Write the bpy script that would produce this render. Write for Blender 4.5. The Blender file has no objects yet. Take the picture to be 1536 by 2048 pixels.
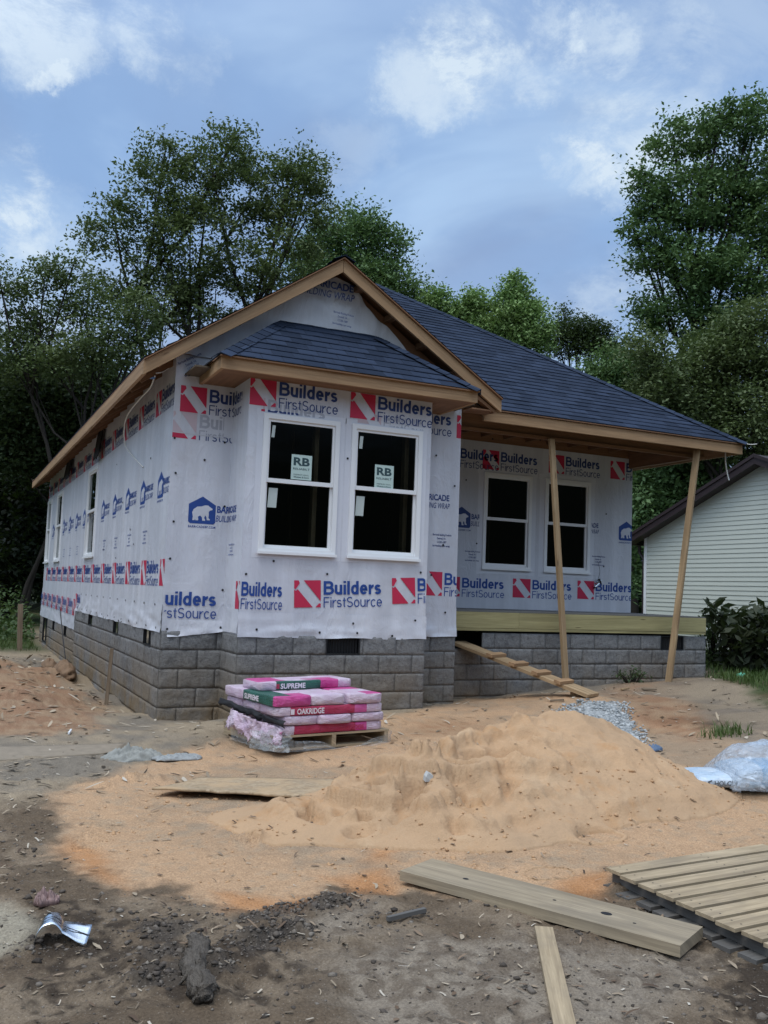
import bpy, bmesh, math, random
import numpy as np
from mathutils import Vector, Matrix
R = math.radians
random.seed(7)
RNG = np.random.default_rng(7)
S = bpy.context.scene
COL = S.collection

# ------------------------------------------------------------------ camera
CF, CPIT, CROL, CYAW = 1840.414, R(4.943), R(2.101), R(-25.158)
CAM = np.array([-2.094, -9.928, 1.42])
_f = np.array([-math.sin(CYAW), math.cos(CYAW), 0]); _r = np.array([math.cos(CYAW), math.sin(CYAW), 0]); _u = np.array([0, 0, 1.0])
FW = _f * math.cos(CPIT) + _u * math.sin(CPIT)
_u2 = _u * math.cos(CPIT) - _f * math.sin(CPIT)
RT = _r * math.cos(CROL) + _u2 * math.sin(CROL)
UP = _u2 * math.cos(CROL) - _r * math.sin(CROL)
cd = bpy.data.cameras.new("camera"); cam = bpy.data.objects.new("camera", cd); COL.objects.link(cam)
cd.sensor_fit = 'VERTICAL'; cd.sensor_height = 24; cd.lens = CF / 2048 * 24
cd.clip_start = .05; cd.clip_end = 3000
cam.matrix_world = Matrix(((RT[0], UP[0], -FW[0], CAM[0]), (RT[1], UP[1], -FW[1], CAM[1]), (RT[2], UP[2], -FW[2], CAM[2]), (0, 0, 0, 1)))
S.camera = cam

def ray(px, py): return FW + RT * (px - 768) / CF - UP * (py - 1024) / CF
def at_t(px, py, t): return CAM + ray(px, py) * t
def at_z(px, py, z=0.0):
    d = ray(px, py); return CAM + d * ((z - CAM[2]) / d[2])
def at_y(px, py, y):
    d = ray(px, py); return CAM + d * ((y - CAM[1]) / d[1])
def at_x(px, py, x):
    d = ray(px, py); return CAM + d * ((x - CAM[0]) / d[0])

# ------------------------------------------------------------------ light
SUN_EL, SUN_AZ = R(66), R(-124)      # azimuth measured from +Y towards +X: behind the left shoulder
S.view_settings.view_transform = 'Standard'; S.view_settings.look = 'None'; S.view_settings.gamma = 1
S.view_settings.exposure = 0.0
sd = bpy.data.lights.new("sun", 'SUN'); sd.energy = 1.4; sd.angle = R(26); sd.color = (1.0, .97, .93)
so = bpy.data.objects.new("sun", sd); COL.objects.link(so)
sdir = Vector((math.sin(SUN_AZ) * math.cos(SUN_EL), math.cos(SUN_AZ) * math.cos(SUN_EL), math.sin(SUN_EL)))
so.rotation_euler = sdir.to_track_quat('Z', 'Y').to_euler()

W = bpy.data.worlds.new("World"); S.world = W; W.use_nodes = True
def build_world():
    nt = W.node_tree; nt.nodes.clear()
    N, L = nt.nodes.new, nt.links.new
    out = N('ShaderNodeOutputWorld'); bg = N('ShaderNodeBackground'); L(bg.outputs[0], out.inputs[0])
    sky = N('ShaderNodeTexSky'); sky.sky_type = 'NISHITA'; sky.sun_disc = False
    sky.sun_elevation = SUN_EL; sky.sun_rotation = SUN_AZ
    sc = N('ShaderNodeVectorMath'); sc.operation = 'SCALE'; sc.inputs['Scale'].default_value = .085
    L(sky.outputs[0], sc.inputs[0])
    tc = N('ShaderNodeTexCoord'); sx = N('ShaderNodeSeparateXYZ'); L(tc.outputs['Generated'], sx.inputs[0])
    def M(op, a, b=None, clamp=False):
        n = N('ShaderNodeMath'); n.operation = op; n.use_clamp = clamp
        for i, v in enumerate((a, b)):
            if v is None: continue
            if isinstance(v, (int, float)): n.inputs[i].default_value = v
            else: L(v, n.inputs[i])
        return n.outputs[0]
    z = M('ADD', M('MAXIMUM', sx.outputs[2], 0.0), .22)
    cb = N('ShaderNodeCombineXYZ'); L(M('DIVIDE', sx.outputs[0], z), cb.inputs[0]); L(M('DIVIDE', sx.outputs[1], z), cb.inputs[1])
    def noise(scale, detail, rough, off, dist=0.0):
        mp = N('ShaderNodeMapping'); mp.inputs['Location'].default_value = off; L(cb.outputs[0], mp.inputs[0])
        n = N('ShaderNodeTexNoise'); n.inputs['Scale'].default_value = scale; n.inputs['Detail'].default_value = detail
        n.inputs['Roughness'].default_value = rough; n.inputs['Distortion'].default_value = dist; L(mp.outputs[0], n.inputs[0]); return n.outputs[0]
    def ramp(x, pts):
        r = N('ShaderNodeValToRGB'); r.color_ramp.interpolation = 'EASE'
        while len(r.color_ramp.elements) < len(pts): r.color_ramp.elements.new(.5)
        for e, (p, c) in zip(r.color_ramp.elements, pts):
            e.position = p; e.color = (*c, 1)
        L(x, r.inputs[0]); return r.outputs[0]
    def mix(fac, a, b):
        m = N('ShaderNodeMix'); m.data_type = 'RGBA'
        for i, v in ((0, fac), (6, a), (7, b)):
            if isinstance(v, (int, float)): m.inputs[i].default_value = v
            elif isinstance(v, tuple): m.inputs[i].default_value = (*v, 1)
            else: L(v, m.inputs[i])
        return m.outputs[2]
    # slate-blue cloud sheet, greyer and thicker towards the zenith
    sheet = ramp(noise(1.05, 6, .55, (1.3, .4, 0), .5), [(.36, (.20, .325, .575)), (.5, (.30, .475, .785)), (.64, (.45, .645, .93))])
    grey = mix(ramp(sx.outputs[2], [(.40, (0, 0, 0)), (.75, (1, 1, 1))]), sheet, mix(.5, sheet, (.38, .47, .70)))
    lil = ramp(noise(.9, 5, .55, (7.3, 2.9, 0), .6), [(.44, (0, 0, 0)), (.66, (1, 1, 1))])
    grey = mix(M('MULTIPLY', lil, .8), grey, (.26, .32, .50))
    hz = N('ShaderNodeMapRange'); hz.interpolation_type = 'SMOOTHSTEP'; hz.inputs['From Min'].default_value = .42; hz.inputs['From Max'].default_value = .12; hz.inputs['To Max'].default_value = .6; L(sx.outputs[2], hz.inputs[0]); grey = mix(hz.outputs[0], grey, (.50, .66, .92))
    # bright thin places in the sheet: where they lie on the dome, broken up by noise
    vm = N('ShaderNodeVectorMath'); vm.operation = 'NORMALIZE'
    wn = N('ShaderNodeTexNoise'); wn.inputs['Scale'].default_value = 9; wn.inputs['Detail'].default_value = 9; wn.inputs['Roughness'].default_value = .72; L(tc.outputs['Generated'], wn.inputs[0])
    wv = N('ShaderNodeVectorMath'); wv.operation = 'MULTIPLY_ADD'; wv.inputs[1].default_value = (.13,) * 3; L(wn.outputs['Color'], wv.inputs[0])
    off = N('ShaderNodeVectorMath'); off.operation = 'ADD'; off.inputs[1].default_value = (-.065,) * 3; L(tc.outputs['Generated'], off.inputs[0]); L(off.outputs[0], wv.inputs[2])
    L(wv.outputs[0], vm.inputs[0])
    tot = None
    spots = [(60, 35, 105, .9), (285, 40, 75, .75), (400, 135, 60, .35), (850, 150, 85, .9), (930, 60, 90, .8), (960, 120, 80, .55), (1090, 105, 70, .8), (1190, 90, 70, .6), (1300, 50, 90, .35), (1150, 325, 62, .85), (1225, 375, 45, .6),
             (1290, 250, 120, .6), (5, 370, 75, .9), (20, 480, 90, .6), (1240, 640, 130, .5), (85, 145, 30, .5), (700, 330, 90, .25), (1480, 30, 120, .3), (1240, 300, 80, .4), (60, 560, 160, .45)]
    for px, py, rad, s in spots:
        d = ray(px, py); d = d / np.linalg.norm(d)
        dp = N('ShaderNodeVectorMath'); dp.operation = 'DOT_PRODUCT'; dp.inputs[1].default_value = d; L(vm.outputs[0], dp.inputs[0])
        c = math.cos(rad / CF * 1.25)
        mr = N('ShaderNodeMapRange'); mr.interpolation_type = 'SMOOTHERSTEP'; mr.inputs['From Min'].default_value = c; mr.inputs['From Max'].default_value = 1.0
        mr.inputs['To Max'].default_value = s * .9; L(dp.outputs['Value'], mr.inputs[0])
        tot = mr.outputs[0] if tot is None else M('ADD', tot, mr.outputs[0])
    # the rest of the dome has its own thin places, wide and bright behind the viewer where the low sun sits
    back = N('ShaderNodeVectorMath'); back.operation = 'DOT_PRODUCT'; back.inputs[1].default_value = sdir; L(tc.outputs['Generated'], back.inputs[0])
    glow = N('ShaderNodeMapRange'); glow.inputs['From Min'].default_value = .2; glow.inputs['From Max'].default_value = 1.0; glow.inputs['To Max'].default_value = 1.2; L(back.outputs['Value'], glow.inputs[0])
    wisp = ramp(noise(4.6, 10, .7, (2.1, 5.2, 0), .35), [(.38, (.10, .10, .10)), (.60, (1, 1, 1))])
    tot = M('MULTIPLY', tot, wisp)
    brk = ramp(noise(1.3, 6, .6, (4.1, 2.2, 0), .4), [(.4, (0, 0, 0)), (.7, (1, 1, 1))])
    tot = M('ADD', M('MINIMUM', tot, 1.0), M('MULTIPLY', glow.outputs[0], M('ADD', M('MULTIPLY', brk, .6), .7)))
    col = mix(M('MINIMUM', tot, 1.0), grey, (.74, .87, 1.0))
    gl2 = N('ShaderNodeVectorMath'); gl2.operation = 'SCALE'; L(col, gl2.inputs[0]); L(M('ADD', M('MULTIPLY', glow.outputs[0], .9), 1.0), gl2.inputs['Scale'])
    # sky darkened low behind the viewer, as by unseen trees, to cut fill light
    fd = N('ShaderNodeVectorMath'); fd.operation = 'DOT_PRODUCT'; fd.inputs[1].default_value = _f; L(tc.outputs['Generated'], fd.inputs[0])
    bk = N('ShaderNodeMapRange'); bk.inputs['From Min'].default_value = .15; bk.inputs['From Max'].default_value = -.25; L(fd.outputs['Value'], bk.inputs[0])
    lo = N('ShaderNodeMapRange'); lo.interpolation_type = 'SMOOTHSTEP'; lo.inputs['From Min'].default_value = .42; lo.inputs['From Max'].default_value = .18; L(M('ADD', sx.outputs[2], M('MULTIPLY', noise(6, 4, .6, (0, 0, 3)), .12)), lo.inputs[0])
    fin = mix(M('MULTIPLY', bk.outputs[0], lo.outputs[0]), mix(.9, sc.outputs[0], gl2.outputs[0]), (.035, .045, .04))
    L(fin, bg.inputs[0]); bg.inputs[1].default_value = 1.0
build_world()

# ------------------------------------------------------------------ helpers
def tag(o, label=None, cat=None, group=None, kind=None):
    if label: o['label'] = label
    if cat: o['category'] = cat
    if group: o['group'] = group
    if kind: o['kind'] = kind
    return o
def empty(name, loc, label, cat, group=None, rz=0):
    o = bpy.data.objects.new(name, None); COL.objects.link(o); o.location = loc; o.rotation_euler.z = rz; o.empty_display_size = .1
    return tag(o, label, cat, group)
def link(name, me, parent=None, keep=True):
    o = bpy.data.objects.new(name, me); COL.objects.link(o)
    if parent is not None:
        o.parent = parent
        if keep: o.matrix_parent_inverse = PW(parent).inverted()
    return o
def PW(o):
    m = o.matrix_basis.copy()
    if o.parent is not None: m = PW(o.parent) @ o.matrix_parent_inverse @ m
    return m

class MB:
    """collects polygons (world space) and links them as one mesh"""
    def __init__(s): s.v, s.f, s.m, s.uv = [], [], [], []
    def poly(s, pts, m=0, uv=None):
        b = len(s.v); s.v.extend([tuple(map(float, p)) for p in pts]); s.f.append(tuple(range(b, b + len(pts)))); s.m.append(m)
        s.uv.append(uv if uv else [(0.0, 0.0)] * len(pts)); return s
    def frame_box(s, o, a, b, c, m=0):
        """box from corner o along the three edge vectors; the uv runs along the longest edge"""
        o, a, b, c = (np.array(q, float) for q in (o, a, b, c))
        if np.dot(np.cross(a, b), c) < 0: a, b = b, a
        L_ = [np.linalg.norm(q) for q in (a, b, c)]; k = int(np.argmax(L_)); r1, r2 = random.random() * 50, random.random() * 50
        P = {}
        for i in (0, 1):
            for j in (0, 1):
                for l in (0, 1): P[i, j, l] = o + a * i + b * j + c * l
        def uvof(key):
            q = [key[n] * L_[n] for n in range(3)]; u = q[k]; w = [q[n] for n in range(3) if n != k]
            return (u + r1, w[0] + w[1] * 1.37 + r2)
        for ks in (((0,0,0),(0,1,0),(1,1,0),(1,0,0)), ((0,0,1),(1,0,1),(1,1,1),(0,1,1)), ((0,0,0),(1,0,0),(1,0,1),(0,0,1)),
                   ((0,1,0),(0,1,1),(1,1,1),(1,1,0)), ((0,0,0),(0,0,1),(0,1,1),(0,1,0)), ((1,0,0),(1,1,0),(1,1,1),(1,0,1))):
            s.poly([P[q] for q in ks], m, [uvof(q) for q in ks])
        return s
    def box(s, x0, x1, y0, y1, z0, z1, m=0): return s.frame_box((x0, y0, z0), (x1 - x0, 0, 0), (0, y1 - y0, 0), (0, 0, z1 - z0), m)
    def bar(s, p, q, w, t, up=(0, 0, 1), m=0):
        """board from p to q: width w across (perpendicular to up), thickness t along up"""
        p, q = np.array(p, float), np.array(q, float); d = q - p; up = np.array(up, float)
        sd_ = np.cross(d, up); sd_ /= np.linalg.norm(sd_); n = np.cross(sd_, d); n /= np.linalg.norm(n)
        return s.frame_box(p - sd_ * w / 2 - n * t / 2, d, sd_ * w, n * t, m)
    def prism(s, pts, ext, m=0, ms=None):
        """polygon swept by the vector ext"""
        pts = [np.array(p, float) for p in pts]; ext = np.array(ext, float); n = len(pts)
        nn = sum((np.cross(pts[i] - pts[0], pts[(i + 1) % n] - pts[0]) for i in range(1, n - 1)), np.zeros(3))
        if np.dot(nn, ext) > 0: pts = pts[::-1]
        s.poly(pts, m); s.poly([p + ext for p in pts[::-1]], m)
        for i in range(n):
            j = (i + 1) % n; s.poly([pts[i], pts[i] + ext, pts[j] + ext, pts[j]], m if ms is None else ms)
        return s
    def tube(s, path, rad, n=6, m=0, cap=True):
        path = [np.array(p, float) for p in path]; rad = rad if hasattr(rad, '__len__') else [rad] * len(path)
        rings = []; prev = None
        for i, p in enumerate(path):
            d = path[min(i + 1, len(path) - 1)] - path[max(i - 1, 0)]; d = d / (np.linalg.norm(d) + 1e-9)
            a = np.cross(d, (0, 0, 1.0) if abs(d[2]) < .9 else (1.0, 0, 0)) if prev is None else prev - d * np.dot(prev, d)
            a /= np.linalg.norm(a) + 1e-9; prev = a; b = np.cross(d, a)
            st = len(s.v)
            for k in range(n):
                t = 2 * math.pi * k / n; s.v.append(tuple(p + (a * math.cos(t) + b * math.sin(t)) * rad[i]))
            rings.append(st)
        for i in range(len(rings) - 1):
            for k in range(n):
                k2 = (k + 1) % n; s.f.append((rings[i] + k, rings[i] + k2, rings[i + 1] + k2, rings[i + 1] + k)); s.m.append(m); s.uv.append([(0.0, 0.0)] * 4)
        if cap:
            s.f.append(tuple(rings[0] + k for k in reversed(range(n)))); s.m.append(m); s.uv.append([(0.0, 0.0)] * n)
            s.f.append(tuple(rings[-1] + k for k in range(n))); s.m.append(m); s.uv.append([(0.0, 0.0)] * n)
        return s
    def mesh(s, name, mats, smooth=False):
        me = bpy.data.meshes.new(name); me.from_pydata(s.v, [], s.f)
        for q in (mats if isinstance(mats, (list, tuple)) else [mats]): me.materials.append(q)
        me.polygons.foreach_set('material_index', s.m)
        u = me.uv_layers.new(name='UVMap'); u.data.foreach_set('uv', [c for f in s.uv for p in f for c in p])
        if smooth: me.polygons.foreach_set('use_smooth', [True] * len(s.f))
        me.update(); return me
    def build(s, name, mats, parent=None, smooth=False, bevel=0.0):
        o = link(name, s.mesh(name, mats, smooth), parent)
        if bevel:
            b = o.modifiers.new('bevel', 'BEVEL'); b.width = bevel; b.segments = 2; b.limit_method = 'ANGLE'; b.angle_limit = R(40)
        return o

def grid_mesh(name, V, mats, smooth=True, attr=None):
    """V: (n, m, 3) array of points"""
    n, m = V.shape[:2]
    idx = np.arange(n * m).reshape(n, m)
    F = np.stack([idx[:-1, :-1], idx[:-1, 1:], idx[1:, 1:], idx[1:, :-1]], -1).reshape(-1, 4)
    return quad_mesh(name, V.reshape(-1, 3), F, mats, smooth, attr)
def quad_mesh(name, V, F, mats, smooth=False, attr=None):
    me = bpy.data.meshes.new(name); k = F.shape[1]
    me.vertices.add(len(V)); me.vertices.foreach_set('co', np.ascontiguousarray(V, np.float32).ravel())
    me.loops.add(F.size); me.loops.foreach_set('vertex_index', np.ascontiguousarray(F, np.int32).ravel())
    me.polygons.add(len(F)); me.polygons.foreach_set('loop_start', np.arange(0, F.size, k, dtype=np.int32))
    if smooth: me.polygons.foreach_set('use_smooth', np.ones(len(F), bool))
    for q in (mats if isinstance(mats, (list, tuple)) else [mats]): me.materials.append(q)
    if attr is not None:
        for nm, A in attr.items():
            a = me.color_attributes.new(nm, 'FLOAT_COLOR', 'POINT'); a.data.foreach_set('color', np.ascontiguousarray(A, np.float32).ravel())
    me.update(calc_edges=True); me.validate(); return me

# numpy noise
def _hash(ix, iy, s):
    h = (ix * 374761393 + iy * 668265263 + s * 1442695041) & 0xffffffff
    h = ((h ^ (h >> 13)) * 1274126177) & 0xffffffff
    return ((h ^ (h >> 16)) & 0xffffff) / float(0xffffff)
def vnoise(x, y, s=0):
    x = np.asarray(x, float); y = np.asarray(y, float)
    ix = np.floor(x).astype(np.int64); iy = np.floor(y).astype(np.int64); fx = x - ix; fy = y - iy
    fx = fx * fx * fx * (fx * (fx * 6 - 15) + 10); fy = fy * fy * fy * (fy * (fy * 6 - 15) + 10)
    a = _hash(ix, iy, s); b = _hash(ix + 1, iy, s); c = _hash(ix, iy + 1, s); d = _hash(ix + 1, iy + 1, s)
    return (a + (b - a) * fx) + ((c + (d - c) * fx) - (a + (b - a) * fx)) * fy
def fbm(x, y, s=0, o=4, g=.5):
    t = 0; a = 1; n = 0
    for i in range(o):
        t = t + a * (vnoise(x, y, s + i * 17) * 2 - 1); n += a; a *= g
        x, y = x * 1.93 + y * .55 + 3.1, y * 1.93 - x * .55 * .6 + 7.7
    return t / n
def sstep(a, b, x):
    t = np.clip((x - a) / (b - a), 0, 1); return t * t * (3 - 2 * t)
def sdist(poly, x, y):
    """signed distance to a polygon, positive inside"""
    P = np.array(poly, float)[:, :2]; d = np.full(np.shape(x), 1e9); ins = np.zeros(np.shape(x), bool)
    for i in range(len(P)):
        a, b = P[i], P[(i + 1) % len(P)]; e = b - a; wx, wy = x - a[0], y - a[1]
        t = np.clip((wx * e[0] + wy * e[1]) / (e @ e + 1e-12), 0, 1)
        d = np.minimum(d, np.hypot(wx - e[0] * t, wy - e[1] * t))
        c = (a[1] > y) != (b[1] > y)
        with np.errstate(divide='ignore', invalid='ignore'):
            xx = (b[0] - a[0]) * (y - a[1]) / (b[1] - a[1] + 1e-30) + a[0]
        ins ^= c & (x < xx)
    return np.where(ins, d, -d)

# ------------------------------------------------------------------ materials
class NT:
    def __init__(s, name):
        s.mat = bpy.data.materials.new(name); s.mat.use_nodes = True; s.nt = s.mat.node_tree
        s.b = s.nt.nodes['Principled BSDF']; s.out = s.nt.nodes['Material Output']
    def N(s, t, **kw):
        n = s.nt.nodes.new('ShaderNode' + t)
        for k, v in kw.items(): setattr(n, k, v)
        return n
    def L(s, a, b): s.nt.links.new(a, b)
    def put(s, sock, v):
        if v is None: return
        if isinstance(v, bpy.types.NodeSocket): s.L(v, sock)
        elif isinstance(v, tuple) and len(v) == 3 and len(sock.default_value) == 4: sock.default_value = (*v, 1)
        else: sock.default_value = v
    def coord(s, kind='Object', scale=(1, 1, 1), rot=(0, 0, 0), loc=(0, 0, 0)):
        t = s.N('TexCoord'); m = s.N('Mapping'); m.inputs['Scale'].default_value = scale; m.inputs['Rotation'].default_value = rot; m.inputs['Location'].default_value = loc
        s.L(t.outputs[kind], m.inputs[0]); return m.outputs[0]
    def noise(s, vec, scale, detail=4, rough=.55, dist=0.0, col=False):
        n = s.N('TexNoise'); n.inputs['Scale'].default_value = scale; n.inputs['Detail'].default_value = detail; n.inputs['Roughness'].default_value = rough; n.inputs['Distortion'].default_value = dist
        if vec is not None: s.L(vec, n.inputs['Vector'])
        return n.outputs['Color' if col else 'Fac']
    def voro(s, vec, scale, feature='F1', out='Distance', rnd=1.0):
        n = s.N('TexVoronoi', feature=feature); n.inputs['Scale'].default_value = scale; n.inputs['Randomness'].default_value = rnd
        if vec is not None: s.L(vec, n.inputs['Vector'])
        return n.outputs[out]
    def ramp(s, x, pts, interp='LINEAR'):
        r = s.N('ValToRGB'); r.color_ramp.interpolation = interp
        while len(r.color_ramp.elements) < len(pts): r.color_ramp.elements.new(.5)
        for e, (p, c) in zip(r.color_ramp.elements, pts):
            e.position = p; e.color = (*c, 1) if isinstance(c, tuple) else (c, c, c, 1)
        s.L(x, r.inputs[0]); return r.outputs[0]
    def mix(s, fac, a, b, mode='MIX'):
        m = s.N('Mix', data_type='RGBA', blend_type=mode); s.put(m.inputs[0], fac); s.put(m.inputs[6], a); s.put(m.inputs[7], b); return m.outputs[2]
    def math(s, op, a, b=None, c=None, clamp=False):
        m = s.N('Math', operation=op, use_clamp=clamp); s.put(m.inputs[0], a); s.put(m.inputs[1], b); s.put(m.inputs[2], c); return m.outputs[0]
    def bump(s, h, strength=.3, dist=.01, prev=None):
        b = s.N('Bump'); b.inputs['Strength'].default_value = strength; b.inputs['Distance'].default_value = dist; s.L(h, b.inputs['Height'])
        if prev is not None: s.L(prev, b.inputs['Normal'])
        return b.outputs[0]
    def fin(s, col=None, rough=None, normal=None, spec=None, **kw):
        s.put(s.b.inputs['Base Color'], col); s.put(s.b.inputs['Roughness'], rough); s.put(s.b.inputs['Normal'], normal); s.put(s.b.inputs['Specular IOR Level'], spec)
        for k, v in kw.items(): s.put(s.b.inputs[k.replace('_', ' ')], v)
        return s.mat
    def rnd(s):
        return s.N('NewGeometry').outputs['Random Per Island']

def plain(name, col, rough=.6, var=.12, scale=9, bump=.0, spec=.4, metal=0.0, kind='Object'):
    t = NT(name); v = t.coord(kind); n = t.noise(v, scale, 5, .6)
    c = t.mix(t.math('MULTIPLY', n, 1.0), tuple(x * (1 - var) for x in col), tuple(min(1, x * (1 + var)) for x in col))
    nb = t.bump(t.noise(v, scale * 6, 3), bump, .004) if bump else None
    return t.fin(c, rough, nb, spec, Metallic=metal)

def wood(name, a, b, dark=(.10, .055, .025), knots=.5, rough=.7, grey=0.0, dirt=None):
    t = NT(name); v = t.coord('UV', (1.2, 22, 1)); v2 = t.coord('UV', (.35, 4.5, 1))
    g = t.noise(v, 3.2, 6, .62, .6); big = t.noise(v2, 2.2, 3, .5, 1.2)
    c = t.mix(t.ramp(g, [(.32, 0.0), (.68, 1.0)]), a, b)
    c = t.mix(t.ramp(big, [(.35, 0.0), (.68, .75)]), c, tuple(x * .58 for x in a))
    fine = t.noise(t.coord('UV', (2.5, 120, 1)), 3, 3, .6)
    c = t.mix(t.ramp(fine, [(.56, 0.0), (.75, .4)]), c, dark)
    k = t.voro(t.coord('UV', (1.5, 8.0, 1)), 1.0, rnd=1.0)
    c = t.mix(t.math('MULTIPLY', t.ramp(k, [(.045, 1.0), (.105, 0.0)]), knots), c, dark)
    isl = t.rnd(); c = t.mix(t.math('MULTIPLY', isl, .3), c, tuple(x * .62 for x in b))
    if grey: c = t.mix(t.ramp(t.noise(t.coord('Object'), 1.7, 5, .6), [(.3, 0.0), (.75, grey)]), c, (.20, .20, .20))
    if dirt:
        c = t.mix(t.ramp(t.noise(t.coord('Object'), 5, 6, .65), [(.5, 0.0), (.75, .6)]), c, dirt)
    nb = t.bump(g, .25, .004)
    return t.fin(c, rough, nb, .3)

M = {}
M['pine'] = wood('pine_board', (.33, .215, .115), (.53, .38, .225), knots=.8)
M['pine_warm'] = wood('pine_fascia', (.39, .232, .122), (.49, .315, .178), knots=.9)
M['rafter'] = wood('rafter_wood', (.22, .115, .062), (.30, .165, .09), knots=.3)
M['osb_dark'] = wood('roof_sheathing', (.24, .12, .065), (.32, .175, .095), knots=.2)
M['treated'] = wood('treated_board', (.36, .315, .15), (.45, .40, .21), (.09, .065, .03), knots=.9)
M['grey_wood'] = wood('weathered_plank', (.285, .222, .145), (.50, .40, .27), (.11, .085, .06), knots=.5, grey=.18, dirt=(.20, .165, .125))
M['pallet_wood'] = wood('pallet_wood', (.325, .24, .145), (.58, .45, .29), (.13, .095, .06), knots=.6, grey=.14, dirt=(.24, .19, .135))
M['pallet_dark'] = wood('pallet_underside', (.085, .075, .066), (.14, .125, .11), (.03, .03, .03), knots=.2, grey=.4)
M['stake'] = wood('stake_wood', (.22, .16, .11), (.30, .23, .16), knots=.3)
M['vinyl'] = plain('white_vinyl', (.80, .81, .83), .35, .03, 2)
M['dark'] = plain('black_plastic', (.012, .013, .016), .5, .2)
M['felt'] = plain('black_felt', (.014, .014, .017), .75, .3, 14, .4)
M['navy'] = plain('navy_ink', (.022, .05, .19), .5, .18, 6)
M['blue'] = plain('blue_ink', (.018, .062, .27), .5, .18, 6)
M['red'] = plain('red_ink', (.53, .025, .075), .5, .16, 6)
M['ghost'] = plain('ink_seen_through_wrap', (.40, .415, .48), .5, .10, 6)
M['ghost_red'] = plain('red_ink_seen_through_wrap', (.56, .45, .49), .5, .1, 6)
M['seam'] = plain('wrap_edge', (.55, .56, .60), .5, .1)

def wrap_mat(name, base, tint):
    t = NT(name); v = t.coord('Object')
    a = t.noise(v, .9, 5, .55, .6); c = t.mix(t.ramp(a, [(.3, 0.0), (.72, 1.0)]), tint, base)
    fi = t.noise(t.coord('Object', (1, 1, .22)), 55, 2, .5)
    c = t.mix(t.math('MULTIPLY', t.ramp(t.noise(v, 3.1, 6, .65), [(.5, 0.0), (.8, 1.0)]), .3), c, (.52, .47, .42))
    w1 = t.noise(t.coord('Object', (1.3, 1.3, .5), (.3, .5, .2)), 3.2, 5, .55, 1.6)
    r1 = t.math('ABSOLUTE', t.math('SUBTRACT', w1, .5)); r1 = t.math('POWER', t.math('SUBTRACT', 1.0, t.math('MINIMUM', t.math('MULTIPLY', r1, 9.0), 1.0)), 2.0)
    nb = t.bump(t.noise(v, 1.7, 4, .55, .8), .42, .05)
    nb = t.bump(t.math('MULTIPLY', r1, t.ramp(t.noise(v, 1.1, 3), [(.42, .15), (.62, 1.0)])), .24, .016, nb); nb = t.bump(fi, .10, .005, nb)
    st = t.noise(t.coord('Object', (4.5, 4.5, .16)), 1.0, 3, .6); c = t.mix(t.ramp(st, [(.40, .55), (.62, 0.0)]), c, tuple(x * .83 for x in tint))
    nb = t.bump(t.noise(t.coord('Object', (9, 9, .5)), 1.0, 4, .6, .6), .30, .012, nb)
    return t.fin(c, .42, nb, .45)
M['wrap'] = wrap_mat('house_wrap', (.68, .695, .76), (.585, .60, .67))
M['wrap_gable'] = wrap_mat('house_wrap_gable', (.68, .69, .74), (.56, .575, .63))

def glass_mat():
    t = NT('window_glass'); nt = t.nt; nt.nodes.remove(t.b)
    tr = t.N('BsdfTransparent'); tr.inputs[0].default_value = (.42, .47, .48, 1)
    gl = t.N('BsdfGlossy'); gl.inputs['Roughness'].default_value = .015; gl.inputs[0].default_value = (.85, .9, .92, 1)
    t.L(t.bump(t.noise(t.coord('Object'), 1.4, 2), .02, .02), gl.inputs['Normal'])
    fr = t.N('Fresnel'); fr.inputs[0].default_value = 1.45
    mx = t.N('MixShader'); t.L(t.math('MULTIPLY', fr.outputs[0], .9), mx.inputs[0]); t.L(tr.outputs[0], mx.inputs[1]); t.L(gl.outputs[0], mx.inputs[2]); t.L(mx.outputs[0], t.out.inputs[0])
    return t.mat
M['glass'] = glass_mat()
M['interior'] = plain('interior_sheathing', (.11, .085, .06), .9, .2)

def block_mat():
    t = NT('split_face_block'); v = t.coord('Object'); isl = t.rnd()
    c = t.mix(isl, (.145, .148, .155), (.235, .237, .243))
    c = t.mix(t.ramp(t.noise(v, 30, 4, .7), [(.38, 0.0), (.66, .7)]), c, (.27, .27, .27)); c = t.mix(t.ramp(t.noise(v, 17, 5, .7), [(.50, 0.0), (.68, .65)]), c, (.085, .085, .09))
    c = t.mix(t.ramp(t.noise(v, 70, 2, .6), [(.55, 0.0), (.75, .6)]), c, (.06, .06, .063))
    # clay splashed up from the ground
    sx = t.N('SeparateXYZ'); t.L(t.N('NewGeometry').outputs['Position'], sx.inputs[0])
    lo = t.N('MapRange'); lo.inputs['From Min'].default_value = .80; lo.inputs['From Max'].default_value = .0; t.L(sx.outputs[2], lo.inputs[0])
    st = t.math('MULTIPLY', lo.outputs[0], t.ramp(t.noise(v, 1.3, 5, .6), [(.30, 0.0), (.56, .85)]))
    c = t.mix(st, c, (.235, .17, .098))
    nb = t.bump(t.noise(v, 24, 6, .75), .9, .03)
    return t.fin(c, .92, nb, .15)
M['block'] = block_mat()
M['mortar'] = plain('mortar', (.135, .133, .13), .95, .2, 40, .3)

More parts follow.
